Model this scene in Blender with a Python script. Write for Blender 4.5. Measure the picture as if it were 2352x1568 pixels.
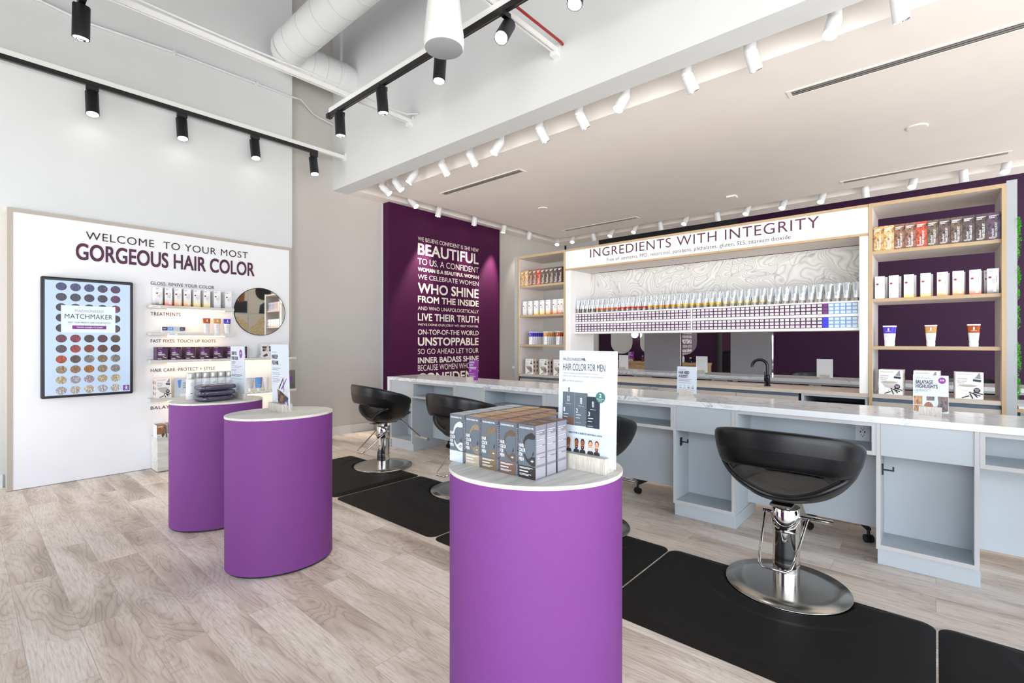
import bpy, bmesh, math, random
from mathutils import Vector, Matrix
PI=math.pi
for o in list(bpy.data.objects): bpy.data.objects.remove(o)
S=bpy.context.scene; COL=S.collection
# ---------------------------------------------------------------- camera
CH=1.2875; F=1112.634; YAW=math.radians(41.1989); CS,SN=math.cos(YAW),math.sin(YAW); HZ=784.
cd=bpy.data.cameras.new('camera'); cam=bpy.data.objects.new('camera',cd); COL.objects.link(cam)
cd.sensor_width=36; cd.lens=F/2352*36; cam.location=(0,0,CH); cam.rotation_euler=(PI/2,0,YAW)
cd.clip_start=.05; cd.clip_end=100; S.camera=cam
# ---------------------------------------------------------------- world, exposure
S.view_settings.view_transform='Standard'; S.view_settings.look='None'
S.view_settings.gamma=1; S.view_settings.exposure=EXPO=0.10; S.view_settings.use_curve_mapping=False
W=bpy.data.worlds.new('daylight'); S.world=W; W.use_nodes=True
WN=W.node_tree; bg=WN.nodes['Background']; bg.inputs[1].default_value=1.0
_t=WN.nodes.new('ShaderNodeTexCoord'); _s=WN.nodes.new('ShaderNodeSeparateXYZ'); _c=WN.nodes.new('ShaderNodeValToRGB')   # pale sky; bright lower half added to lift the ceiling
WN.links.new(_t.outputs['Generated'],_s.inputs[0]); _m=WN.nodes.new('ShaderNodeMath'); _m.operation='MULTIPLY_ADD'; _m.inputs[1].default_value=.5; _m.inputs[2].default_value=.5
WN.links.new(_s.outputs[2],_m.inputs[0]); WN.links.new(_m.outputs[0],_c.inputs[0]); WN.links.new(_c.outputs[0],bg.inputs[0])
_d=WN.nodes.new('ShaderNodeVectorMath'); _d.operation='DOT_PRODUCT'; _d.inputs[1].default_value=(.60,-.80,0); WN.links.new(_t.outputs['Generated'],_d.inputs[0])
_q=WN.nodes.new('ShaderNodeMapRange'); _q.inputs[1].default_value=.3; _q.inputs[2].default_value=1; _q.inputs[3].default_value=.75; _q.inputs[4].default_value=2.6; WN.links.new(_d.outputs['Value'],_q.inputs[0]); WN.links.new(_q.outputs[0],bg.inputs[1])   # brighter towards the street side
_e=_c.color_ramp.elements; _e[0].position=.46; _e[0].color=(2.75,2.7,2.62,1); _e[1].position=.52; _e[1].color=(1.95,2.15,2.4,1)
SPOT_W,SPOT_B=30,22          # watts of the white and the black track heads
WARM=(1,.87,.73); NEUT=(1,.94,.86)
# ---------------------------------------------------------------- pixel rays onto known planes of the room
def _r(u,v):
    a=(u-1176)/F; return -SN+a*CS, CS+a*SN, (HZ-v)/F
def PX(u,v,x):
    d=_r(u,v); t=x/d[0]; return Vector((x,d[1]*t,CH+d[2]*t))
def PY(u,v,y):
    d=_r(u,v); t=y/d[1]; return Vector((d[0]*t,y,CH+d[2]*t))
def PZ(u,v,z=0.):
    d=_r(u,v); t=(z-CH)/d[2]; return Vector((d[0]*t,d[1]*t,z))
# ---------------------------------------------------------------- materials
def lin(c):
    if isinstance(c,str):
        c=[int(c[i:i+2],16)/255 for i in (0,2,4)]
        c=[x/12.92 if x<=.04045 else ((x+.055)/1.055)**2.4 for x in c]
    return (*c[:3],1)
MATS={}
def mat(name,col,rough=.5,metal=0,bump=0,bs=200,var=0,vs=3,stretch=(1,1,1),emit=0,spec=.5,alpha=None,trans=0,coat=0):
    if name in MATS: return MATS[name]
    m=bpy.data.materials.new(name); m.use_nodes=True; nt=m.node_tree; b=nt.nodes['Principled BSDF']; N=nt.nodes.new; L=nt.links.new
    c=lin(col); b.inputs['Base Color'].default_value=c; b.inputs['Roughness'].default_value=rough; b.inputs['Metallic'].default_value=metal
    b.inputs['Specular IOR Level'].default_value=spec; b.inputs['Coat Weight'].default_value=coat
    if trans: b.inputs['Transmission Weight'].default_value=trans
    if emit: b.inputs['Emission Color'].default_value=c; b.inputs['Emission Strength'].default_value=emit
    tc=N('ShaderNodeTexCoord'); mp=N('ShaderNodeMapping'); mp.inputs['Scale'].default_value=stretch; L(tc.outputs['Object'],mp.inputs[0])
    n=N('ShaderNodeTexNoise'); n.inputs['Scale'].default_value=vs; n.inputs['Detail'].default_value=4; L(mp.outputs[0],n.inputs['Vector'])
    mx=N('ShaderNodeMix'); mx.data_type='RGBA'; k=var if var else .03
    mx.inputs[6].default_value=tuple(min(1,x*(1+k)) for x in c[:3])+(1,); mx.inputs[7].default_value=tuple(x*(1-k) for x in c[:3])+(1,)
    L(n.outputs[0],mx.inputs[0]); L(mx.outputs[2],b.inputs['Base Color'])
    if bump:
        n2=N('ShaderNodeTexNoise'); n2.inputs['Scale'].default_value=bs; L(mp.outputs[0],n2.inputs['Vector'])
        bp=N('ShaderNodeBump'); bp.inputs['Strength'].default_value=bump; bp.inputs['Distance'].default_value=.003
        L(n2.outputs[0],bp.inputs['Height']); L(bp.outputs[0],b.inputs['Normal'])
    MATS[name]=m; return m
def ramp(nt,stops):
    r=nt.nodes.new('ShaderNodeValToRGB'); e=r.color_ramp.elements
    while len(e)<len(stops): e.new(.5)
    for i,(p,c) in enumerate(stops): e[i].position=p; e[i].color=lin(c)
    return r
def grain(name,stops,scale=(1,12,12),rough=.45,ns=3,rings=6,bump=.1,dist=1.2):
    """wood-like streaks along the axis with the smallest scale"""
    m=bpy.data.materials.new(name); m.use_nodes=True; nt=m.node_tree; b=nt.nodes['Principled BSDF']; N=nt.nodes.new; L=nt.links.new
    tc=N('ShaderNodeTexCoord'); mp=N('ShaderNodeMapping'); mp.inputs['Scale'].default_value=scale; L(tc.outputs['Object'],mp.inputs[0])
    n=N('ShaderNodeTexNoise'); n.inputs['Scale'].default_value=ns; n.inputs['Detail'].default_value=6; n.inputs['Distortion'].default_value=dist; L(mp.outputs[0],n.inputs['Vector'])
    mu=N('ShaderNodeMath'); mu.operation='MULTIPLY'; mu.inputs[1].default_value=rings; L(n.outputs[0],mu.inputs[0])
    fr=N('ShaderNodeMath'); fr.operation='PINGPONG'; fr.inputs[1].default_value=1; L(mu.outputs[0],fr.inputs[0])
    r=ramp(nt,stops); L(fr.outputs[0],r.inputs[0]); L(r.outputs[0],b.inputs['Base Color']); b.inputs['Roughness'].default_value=rough
    bp=N('ShaderNodeBump'); bp.inputs['Strength'].default_value=bump; bp.inputs['Distance'].default_value=.002; L(fr.outputs[0],bp.inputs['Height']); L(bp.outputs[0],b.inputs['Normal'])
    MATS[name]=m; return m
def floor_mat():
    m=bpy.data.materials.new('vinyl_plank'); m.use_nodes=True; nt=m.node_tree; b=nt.nodes['Principled BSDF']; N=nt.nodes.new; L=nt.links.new
    tc=N('ShaderNodeTexCoord'); br=N('ShaderNodeTexBrick'); br.offset=.37
    for k,v in (('Scale',1),('Brick Width',1.22),('Row Height',.18),('Mortar Size',.0012),('Mortar Smooth',.3),('Bias',0)): br.inputs[k].default_value=v
    br.inputs['Color1'].default_value=(0,0,0,1); br.inputs['Color2'].default_value=(1,1,1,1); br.inputs['Mortar'].default_value=(.5,.5,.5,1)
    L(tc.outputs['Object'],br.inputs['Vector'])
    # each plank shifts its own grain
    sc=N('ShaderNodeVectorMath'); sc.operation='SCALE'; sc.inputs['Scale'].default_value=7; L(br.outputs['Color'],sc.inputs[0])
    ad=N('ShaderNodeVectorMath'); L(tc.outputs['Object'],ad.inputs[0]); L(sc.outputs[0],ad.inputs[1])
    mp=N('ShaderNodeMapping'); mp.inputs['Scale'].default_value=(1.5,6.5,1); L(ad.outputs[0],mp.inputs[0])
    n=N('ShaderNodeTexNoise'); n.inputs['Scale'].default_value=1.0; n.inputs['Detail'].default_value=1.5; n.inputs['Distortion'].default_value=.35; L(mp.outputs[0],n.inputs['Vector'])
    mp2=N('ShaderNodeMapping'); mp2.inputs['Scale'].default_value=(5,70,1); L(ad.outputs[0],mp2.inputs[0])
    n2=N('ShaderNodeTexNoise'); n2.inputs['Scale'].default_value=2; n2.inputs['Detail'].default_value=6; n2.inputs['Roughness'].default_value=.65; L(mp2.outputs[0],n2.inputs['Vector'])
    mu=N('ShaderNodeMath'); mu.operation='MULTIPLY_ADD'; mu.inputs[1].default_value=38; L(n.outputs[0],mu.inputs[0]); L(n2.outputs[0],mu.inputs[2])
    pp=N('ShaderNodeMath'); pp.operation='PINGPONG'; pp.inputs[1].default_value=1; L(mu.outputs[0],pp.inputs[0])
    n3=N('ShaderNodeTexNoise'); n3.inputs['Scale'].default_value=.75; n3.inputs['Detail'].default_value=3; L(mp.outputs[0],n3.inputs['Vector'])
    r1=ramp(nt,[(.0,'a89a8f'),(.3,'dbcec3'),(1,'e6dbd1')]); L(pp.outputs[0],r1.inputs[0])
    r2=ramp(nt,[(.32,'cabdb1'),(.5,'eadfd4'),(.7,'f8f0e8')]); L(n2.outputs[0],r2.inputs[0])
    rm=ramp(nt,[(.42,'ffffff'),(.6,'000000')]); L(n3.outputs[0],rm.inputs[0])      # rings show only in the darker figure
    mA=N('ShaderNodeMix'); mA.data_type='RGBA'; L(rm.outputs[0],mA.inputs[0]); L(r2.outputs[0],mA.inputs[6])
    mE=N('ShaderNodeMix'); mE.data_type='RGBA'; mE.inputs[0].default_value=.6; L(r2.outputs[0],mE.inputs[6]); L(r1.outputs[0],mE.inputs[7]); L(mE.outputs[2],mA.inputs[7])
    r3=ramp(nt,[(.28,'c6bfb9'),(.42,'f0ebe6'),(.55,'ffffff')]); L(n3.outputs[0],r3.inputs[0])
    mB=N('ShaderNodeMix'); mB.data_type='RGBA'; mB.blend_type='MULTIPLY'; mB.inputs[0].default_value=1; L(mA.outputs[2],mB.inputs[6]); L(r3.outputs[0],mB.inputs[7])
    r4=ramp(nt,[(0,'f3efeb'),(1,'ffffff')]); L(br.outputs['Color'],r4.inputs[0])
    mC=N('ShaderNodeMix'); mC.data_type='RGBA'; mC.blend_type='MULTIPLY'; mC.inputs[0].default_value=1; L(mB.outputs[2],mC.inputs[6]); L(r4.outputs[0],mC.inputs[7])
    mD=N('ShaderNodeMix'); mD.data_type='RGBA'; L(br.outputs['Fac'],mD.inputs[0]); L(mC.outputs[2],mD.inputs[6]); mD.inputs[7].default_value=lin('b3a79e'); L(mD.outputs[2],b.inputs['Base Color'])
    b.inputs['Roughness'].default_value=.42; b.inputs['Specular IOR Level'].default_value=.35
    bp=N('ShaderNodeBump'); bp.inputs['Strength'].default_value=.12; bp.inputs['Distance'].default_value=.002; L(n2.outputs[0],bp.inputs['Height']); L(bp.outputs[0],b.inputs['Normal'])
    MATS['vinyl_plank']=m
def marble_mat():
    m=bpy.data.materials.new('marble'); m.use_nodes=True; nt=m.node_tree; b=nt.nodes['Principled BSDF']; N=nt.nodes.new; L=nt.links.new
    tc=N('ShaderNodeTexCoord'); n=N('ShaderNodeTexNoise'); n.inputs['Scale'].default_value=6; n.inputs['Detail'].default_value=7; n.inputs['Distortion'].default_value=1.2; L(tc.outputs['Object'],n.inputs['Vector'])
    s=N('ShaderNodeMath'); s.operation='SUBTRACT'; s.inputs[1].default_value=.5; L(n.outputs[0],s.inputs[0])
    a=N('ShaderNodeMath'); a.operation='ABSOLUTE'; L(s.outputs[0],a.inputs[0])
    r=ramp(nt,[(0,'8a8f96'),(.004,'b9bcc0'),(.016,'e6e8e9'),(.12,'f3f3f2')]); L(a.outputs[0],r.inputs[0])
    n2=N('ShaderNodeTexNoise'); n2.inputs['Scale'].default_value=3; L(tc.outputs['Object'],n2.inputs['Vector'])
    r2=ramp(nt,[(.38,'000000'),(.6,'ffffff')]); L(n2.outputs[0],r2.inputs[0])
    mx=N('ShaderNodeMix'); mx.data_type='RGBA'; L(r2.outputs[0],mx.inputs[0]); L(r.outputs[0],mx.inputs[7]); mx.inputs[6].default_value=lin('ecedec'); L(mx.outputs[2],b.inputs['Base Color'])
    b.inputs['Roughness'].default_value=.16; MATS['marble']=m
def wave_mat():
    m=bpy.data.materials.new('swirl_relief'); m.use_nodes=True; nt=m.node_tree; b=nt.nodes['Principled BSDF']; N=nt.nodes.new; L=nt.links.new
    tc=N('ShaderNodeTexCoord'); n=N('ShaderNodeTexNoise'); n.inputs['Scale'].default_value=2.6; n.inputs['Detail'].default_value=1; n.inputs['Distortion'].default_value=.6; L(tc.outputs['Object'],n.inputs['Vector'])
    mu=N('ShaderNodeMath'); mu.operation='MULTIPLY'; mu.inputs[1].default_value=80; L(n.outputs[0],mu.inputs[0])
    pp=N('ShaderNodeMath'); pp.operation='PINGPONG'; pp.inputs[1].default_value=1; L(mu.outputs[0],pp.inputs[0])
    v=N('ShaderNodeTexVoronoi'); v.feature='DISTANCE_TO_EDGE'; v.inputs['Scale'].default_value=3.2; L(n.outputs[1],v.inputs['Vector'])
    r=ramp(nt,[(0,'cbc9c5'),(.3,'e3e1dc'),(1,'f0eeea')]); L(pp.outputs[0],r.inputs[0])
    r2=ramp(nt,[(0,'a9abac'),(.02,'ffffff')]); L(v.outputs['Distance'],r2.inputs[0])
    mx=N('ShaderNodeMix'); mx.data_type='RGBA'; mx.blend_type='MULTIPLY'; mx.inputs[0].default_value=.55; L(r.outputs[0],mx.inputs[6]); L(r2.outputs[0],mx.inputs[7])
    L(mx.outputs[2],b.inputs['Base Color']); b.inputs['Roughness'].default_value=.6
    bp=N('ShaderNodeBump'); bp.inputs['Strength'].default_value=.5; bp.inputs['Distance'].default_value=.004; L(pp.outputs[0],bp.inputs['Height']); L(bp.outputs[0],b.inputs['Normal'])
    MATS['swirl_relief']=m
def hair(name,dark,lightc,sc=(30,4,8)):
    return grain('hair_'+name,[(0,dark),(.5,lightc),(1,dark)],scale=sc,rough=.4,ns=2.4,rings=3,bump=0,dist=.9)
floor_mat(); marble_mat(); wave_mat()
mat('wall_white','d9dcdd',.75,bump=.04,bs=300); mat('wall_grey','c9c6c1',.75,bump=.04,bs=300); mat('wall_slate','8d8c92',.75)
mat('ceiling_grey','6f6f70',.85); mat('ceiling_white','f4efea',.8); mat('plenum_dark','2c2a30',.9); mat('purple_paint','430b39',.6,bump=.04,bs=300,spec=.25)
mat('purple_back','331232',.6,spec=.3); mat('maroon_paint','4a0c33',.6); mat('cream','d8cdbc',.7)
mat('panel_white','f0f0f2',.45); mat('edge_taupe','b5aca0',.5); mat('grey_lam','bcc2c6',.5,bump=.02); mat('grey_lam_edge','c6c5c3',.5)
mat('wood_edge','b49a76',.5,var=.12,vs=30,stretch=(1,1,.1)); mat('lam_light','dcd3cd',.5); mat('post_white','f1efec',.45); mat('post_grey','a3a6a9',.5)
mat('counter_taupe','c3b7ab',.4,var=.08,vs=8,stretch=(.3,4,4)); mat('door_beige','b5ada4',.5); mat('carcass_shade','5e6a79',.5)  # blue-grey carcass colour stands in for the shadow above the doors
mat('purple_vinyl','773a82',.62,bump=.25,bs=500,var=.05,vs=4,spec=.35)
grain('ash_white',[(0,'cfccc2'),(.5,'e3e0d8'),(1,'edebe6')],scale=(9,1,9),rough=.5,ns=2,rings=4,bump=.05)
grain('ash_block',[(0,'b3a99d'),(.5,'c9c1b6'),(1,'d6cfc6')],scale=(60,60,5),rough=.55,ns=3,rings=3,bump=.05)
grain('ash_shelf',[(0,'c6c3ba'),(.5,'d5d2ca'),(1,'dfddd6')],scale=(9,1,9),rough=.5,ns=2,rings=3,bump=.03)
grain('vanity_oak',[(0,'a5855a'),(.5,'b8986c'),(1,'c7aa80')],scale=(1,9,9),rough=.5,ns=2,rings=3,bump=.03)
mat('steel','b9b4ad',.24,1,var=.06,vs=40); mat('chrome','d8d6d2',.06,1); mat('steel_dark','8c8880',.3,1); mat('gunmetal','35363a',.22,1)
mat('black_plastic','111114',.45); mat('black_metal','1a1a1d',.5); mat('black_leather','0b0b0e',.36,bump=.12,bs=260,spec=.4,coat=.04)
mat('mat_black','100d0c',.6,bump=.1,bs=600,spec=.25); mat('seat_leather','231f1d',.42,bump=.12,bs=260)
mat('white_metal','e8e8e6',.4); mat('white_gloss','e4e5e7',.3); mat('white_paper','dfe2e6',.5); mat('sign_board','cdd4dd',.4); mat('mirror','f2f4f4',.02,1); mat('gold','b08d4a',.3,1)
mat('lens_on','fff1dc',.3,emit=14); mat('lens_soft','fff3e2',.3,emit=5); mat('led','ffd3a2',.3,emit=10); mat('globe','fff4e4',.3,emit=6)
mat('black_ink','1d1a20',.5); mat('ink_plum','4c1d40',.5); mat('ink_plum_dark','33162b',.5); mat('ink_grey','8d9096',.5); mat('ink_navy','27303b',.5)
mat('letter_cream','ece6dd',.5,emit=0); mat('magenta','84218f',.45); mat('violet','7c3f98',.45); mat('plum_box','451440',.35); mat('plum_light','7d3186',.4); mat('teal','3c7373',.5)
mat('screen_glow','d3e2f3',.3,emit=.42); mat('bezel','1b1c21',.3); mat('screen_white','f2f6fb',.3,emit=.5)
mat('red_pipe','97231d',.4); mat('cyan_blue','5d93d6',.4); mat('royal','3a3ad0',.4); mat('sky_box','86aede',.45); mat('tool_white','f3efeb',.4); mat('tool_side','e5d6c9',.45)
mat('foil','e9eef2',.27,.8,bump=.25,bs=60); mat('cap_smoke','b4b3ae',.25,trans=.3); mat('tan','c58d52',.4); mat('orange_brown','a84a10',.4); mat('indigo','4630b8',.4)
mat('glass','ffffff',.02,trans=1); mat('acrylic','eeeeef',.35); mat('plastic_wrap','474456',.2,bump=1,bs=75,var=.3,vs=25,coat=.5)
mat('moss','3f9a1c',.8,bump=1,bs=90,var=.5,vs=40); mat('mr_slate','5c6670',.45); mat('mr_back','7d7b86',.45); mat('skin_a','8c5536',.6); mat('skin_b','d0a084',.6); mat('shirt','2b2d33',.6)
mat('silver_tab','c4c2bd',.42,.7); mat('pale_blue','c9d3dd',.5); mat('icon_brown','5b3a2c',.5); mat('speckle','a3a1a8',.5,var=.6,vs=700)

for n_,e_ in (('screen_glow',(.50,.64,.82)),('screen_white',(.72,.8,.9))):
    b_=MATS[n_].node_tree.nodes['Principled BSDF']; MATS[n_].node_tree.links.remove(b_.inputs['Base Color'].links[0]); b_.inputs['Base Color'].default_value=(.02,.02,.025,1); b_.inputs['Emission Color'].default_value=(*e_,1); b_.inputs['Emission Strength'].default_value=1.0; b_.inputs['Roughness'].default_value=.15
# ---------------------------------------------------------------- mesh building
_TX={}
def text_geo(s,spacing=1.,res=3):
    k=(s,spacing,res)
    if k in _TX: return _TX[k]
    c=bpy.data.curves.new('t','FONT'); c.body=s; c.size=1; c.resolution_u=res; c.fill_mode='FRONT'; c.space_character=spacing
    o=bpy.data.objects.new('t',c); COL.objects.link(o); dg=bpy.context.evaluated_depsgraph_get(); dg.update()
    me=bpy.data.meshes.new_from_object(o.evaluated_get(dg)); bpy.data.objects.remove(o)
    v=[(p.co.x,p.co.y) for p in me.vertices]; f=[tuple(p.vertices) for p in me.polygons]; bpy.data.meshes.remove(me)
    if not v: v=[(0,0)]
    x0=min(a for a,_ in v); x1=max(a for a,_ in v); y0=min(a for _,a in v); y1=max(a for _,a in v)
    _TX[k]=([((a-x0),(b-y0)) for a,b in v],f,x1-x0,y1-y0); return _TX[k]
XA,YA,ZA=Vector((1,0,0)),Vector((0,1,0)),Vector((0,0,1))
class MB:
    def __init__(s): s.v=[];s.f=[];s.m=[];s.mats=[];s.sm=[]
    def mi(s,m):
        if m not in s.mats: s.mats.append(m)
        return s.mats.index(m)
    def add(s,vs,fs,m,smooth=False):
        o=len(s.v); i=s.mi(m); s.v+= [tuple(v) for v in vs]
        for f in fs: s.f.append(tuple(o+k for k in f)); s.m.append(i); s.sm.append(smooth)
        return s
    def box(s,x0,x1,y0,y1,z0,z1,m):
        return s.add([(x0,y0,z0),(x1,y0,z0),(x1,y1,z0),(x0,y1,z0),(x0,y0,z1),(x1,y0,z1),(x1,y1,z1),(x0,y1,z1)],[(0,3,2,1),(4,5,6,7),(0,1,5,4),(1,2,6,5),(2,3,7,6),(3,0,4,7)],m)
    def quad(s,a,b,c,d,m): return s.add([a,b,c,d],[(0,1,2,3)],m)
    def rect(s,O,U,V,x0,x1,y0,y1,m):
        O=Vector(O); return s.quad(O+U*x0+V*y0,O+U*x1+V*y0,O+U*x1+V*y1,O+U*x0+V*y1,m)
    def poly(s,O,U,V,pts,m):
        O=Vector(O); return s.add([O+U*x+V*y for x,y in pts],[tuple(range(len(pts)))],m)
    def disc(s,O,U,V,cx,cy,rx,ry,m,n=24): return s.poly(O,U,V,[(cx+rx*math.cos(2*PI*i/n),cy+ry*math.sin(2*PI*i/n)) for i in range(n)],m)
    def text(s,t,O,U,V,w,h,m,bold=0.,spacing=1.,res=3):
        vs,fs,tw,th=text_geo(t,spacing,res); O=Vector(O); bd=max(0,bold)*.9; kx=w/max(tw+2*bd,1e-6); ky=kx if h is None else h/max(th+2*bd,1e-6)
        nn=U.cross(V)*.00016
        for q,(dx,dy) in enumerate(((0,0),(2,0),(0,2),(2,2),(1,1)) if bd>.008 else ((0,0),(2,1)) if bd else ((0,0),)):
            s.add([O+nn*q+U*((a+dx*bd)*kx)+V*((b+dy*bd)*ky) for a,b in vs],fs,m)
        return s
    def lathe(s,prof,m,seg=32,c=(0,0,0),smooth=True,sx=1,sy=1):
        vs=[];fs=[];n=len(prof)
        for r,z in prof:
            for i in range(seg): a=2*PI*i/seg; vs.append((c[0]+r*sx*math.cos(a),c[1]+r*sy*math.sin(a),c[2]+z))
        for j in range(n-1):
            for i in range(seg): k=(i+1)%seg; fs.append((j*seg+i,j*seg+k,(j+1)*seg+k,(j+1)*seg+i))
        s.add(vs,fs,m,smooth)
        if prof[0][0]>1e-5: s.add(vs[:seg],[tuple(reversed(range(seg)))],m)
        if prof[-1][0]>1e-5: s.add(vs[-seg:],[tuple(range(seg))],m)
        return s
    def cyl(s,p0,p1,r,m,seg=16,r1=None,smooth=True): return s.tube([p0,p1],[r,r if r1 is None else r1],m,seg,smooth)
    def tube(s,pts,r,m,seg=10,smooth=True,caps=True):
        pts=[Vector(p) for p in pts]; n=len(pts); rs=r if isinstance(r,(list,tuple)) else [r]*n
        vs=[];fs=[];up=None
        for i,p in enumerate(pts):
            t=((pts[min(i+1,n-1)]-pts[max(i-1,0)])).normalized()
            if up is None: up=t.orthogonal().normalized()
            up=(up-t*up.dot(t)).normalized(); w=t.cross(up)
            for k in range(seg): a=2*PI*k/seg; vs.append(p+(up*math.cos(a)+w*math.sin(a))*rs[i])
        for j in range(n-1):
            for k in range(seg): q=(k+1)%seg; fs.append((j*seg+k,j*seg+q,(j+1)*seg+q,(j+1)*seg+k))
        s.add(vs,fs,m,smooth)
        if caps: s.add(vs[:seg],[tuple(reversed(range(seg)))],m); s.add(vs[-seg:],[tuple(range(seg))],m)
        return s
    def prism(s,pts,z0,z1,m):
        n=len(pts); vs=[(x,y,z0) for x,y in pts]+[(x,y,z1) for x,y in pts]
        return s.add(vs,[tuple(reversed(range(n))),tuple(range(n,2*n))]+[(i,(i+1)%n,n+(i+1)%n,n+i) for i in range(n)],m)
    def grid(s,nu,nv,fn,m,wrap=False,smooth=True):
        vs=[fn(i/(nu if wrap else nu-1),j/(nv-1)) for j in range(nv) for i in range(nu)]
        fs=[(j*nu+i,j*nu+(i+1)%nu,(j+1)*nu+(i+1)%nu,(j+1)*nu+i) for j in range(nv-1) for i in range(nu if wrap else nu-1)]
        return s.add(vs,fs,m,smooth)
    def mesh(s,name,org=(0,0,0)):
        me=bpy.data.meshes.new(name); o=Vector(org); me.from_pydata([tuple(Vector(v)-o) for v in s.v],[],s.f)
        for m in s.mats: me.materials.append(MATS[m])
        me.polygons.foreach_set('material_index',s.m); me.polygons.foreach_set('use_smooth',s.sm); me.update(); return me
    def build(s,name,parent=None,org=None,bevel=0,label=None):
        if org is None: org=_w(parent) if parent else (0,0,0)
        o=bpy.data.objects.new(name,s.mesh(name,org)); COL.objects.link(o)
        if parent: o.parent=parent
        else: o.location=org
        if bevel:
            b=o.modifiers.new('bevel','BEVEL'); b.width=bevel; b.segments=2; b.limit_method='ANGLE'; b.angle_limit=.6
        if label: o['label']=label
        return o
def _w(o):
    p=Vector(o.location)
    while o.parent: o=o.parent; p+=Vector(o.location)
    return p
def thing(name,label,cat,loc=(0,0,0),group=None):
    o=bpy.data.objects.new(name,None); COL.objects.link(o); o.location=loc; o.empty_display_size=.1; return tag(o,label,cat,group)
def tag(o,label,cat,group=None):
    o['label']=label; o['category']=cat
    if group: o['group']=group
    return o
def struct(o): o['kind']='structure'; return o
def dup(o,loc=None,rz=None,label=None,group=None,parent=None):
    c=o.copy(); COL.objects.link(c)
    if parent: c.parent=parent
    if loc is not None: c.location=loc
    if rz is not None: c.rotation_euler=(0,0,rz)
    if label: c['label']=label
    if group: c['group']=group
    for k in list(o.children): dup(k,parent=c)
    return c
ONES='zeroth first second third fourth fifth sixth seventh eighth ninth tenth eleventh twelfth thirteenth fourteenth fifteenth sixteenth seventeenth eighteenth nineteenth'.split()
def nth(n):
    if n<20: return ONES[n]
    t=['','','twent','thirt','fort','fift','sixt'][n//10]
    return t+'ieth' if n%10==0 else t+'y-'+ONES[n%10]
class Kit:
    """one prototype per kind; the first placement uses it, the rest are copies"""
    def __init__(s,o): s.o=o; s.used=False
    def put(s,loc,rz,label,cat,group):
        if not s.used: s.used=True; o=s.o; o.location=loc; o.rotation_euler=(0,0,rz)
        else: o=dup(s.o,loc,rz)
        return tag(o,label,cat,group)
def spot(parent,loc,d,watt,ang,col,blend=.6,size=.03):
    l=bpy.data.lights.new('lamp_light','SPOT'); l.energy=watt; l.spot_size=math.radians(ang); l.spot_blend=blend; l.color=col; l.shadow_soft_size=size
    o=bpy.data.objects.new('lamp_light',l); COL.objects.link(o); o.parent=parent; o.location=loc; o.rotation_euler=Vector(d).to_track_quat('-Z','Y').to_euler(); return o
# ================================================================ setting
XW,YB,ZC,YC=-6.2,3.36,3.341,4.94
struct(MB().box(-7,2.9,-1.6,14,-.06,0,'vinyl_plank').build('floor'))
struct(MB().box(XW-.15,XW,-3,10.3,0,6,'wall_grey').build('wall_left'))
struct(MB().box(XW,-6.0,-3,2.72,2.425,6,'wall_white').build('wall_left_upper'))
struct(MB().box(XW,-6.045,4.16,6.56,0,ZC-.002,'purple_paint').build('wall_left_purple'))
struct(MB().box(XW,-6.19,4.145,4.16,0,ZC-.002,'wall_white').build('trim_1'))
struct(MB().box(XW,-6.19,6.56,6.575,0,ZC-.002,'wall_white').build('trim_2'))
b=MB()
b.box(XW,XW+.014,2.73,4.0,0,.115,'wall_white'); struct(b.build('baseboard_left'))
struct(MB().box(XW,XW+.014,-3,.255,0,.115,'wall_white').build('baseboard_left_near'))
struct(MB().box(-7,3.5,-2.4,14,6,6.1,'ceiling_grey').build('ceiling_high'))
# dropped ceiling over the bar with the lamp slot round its rim
b=MB()
b.box(XW,3.5,YB,3.59,ZC,6,'wall_white')
struct(b.build('wall_bulkhead'))
b=MB()
b.box(XW,-5.94,3.59,8.2,ZC,ZC+.3,'ceiling_white'); b.box(-5.70,3.5,3.885,7.9,ZC,ZC+.3,'ceiling_white')
b.box(XW,3.5,8.2,8.55,ZC,ZC+.3,'ceiling_white'); b.box(XW,3.5,3.59,8.55,ZC+.22,ZC+.32,'ceiling_white')
struct(b.build('ceiling_bar'))
# back of the shop
b=MB(); b.box(-6.2,-3.37,10.3,10.45,0,3.2,'purple_back'); b.box(-3.0,4,10.3,10.45,0,4.6,'purple_back'); b.box(-3.37,-3.0,10.3,10.45,2.6,3.2,'purple_back')
b.box(-6.2,-3.0,10.3,10.45,3.2,6,'plenum_dark'); b.box(-3.0,4,10.3,10.45,4.6,6,'plenum_dark')
struct(b.build('wall_back'))
struct(MB().box(-3.385,-3.345,10.27,10.46,0,2.6,'black_metal').build('trim_3'))
b=MB(); b.box(-5,-1,13.0,13.1,0,1.72,'maroon_paint'); b.box(-5,-1,13.0,13.1,1.72,4,'cream'); struct(b.build('wall_far'))
struct(MB().box(XW,XW+.03,8.85,8.88,2.3,5,'black_metal').build('trim_4'))
struct(MB().box(-6.2,3.5,-2.4,-2.25,3.3,6,'ceiling_grey').build('wall_front_blocker')); struct(MB().box(-3.6,-.9,-2.4,-2.25,0,3.3,'ceiling_grey').build('wall_pier_blocker')); struct(MB().box(3.35,3.5,-2.25,3.36,3.3,6,'ceiling_grey').build('wall_right_blocker'))  # unseen walls and pier, added to hold back daylight
struct(MB().box(3.2,3.3,4.3,6.4,0,ZC-.001,'wall_white').build('wall_right'))
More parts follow.
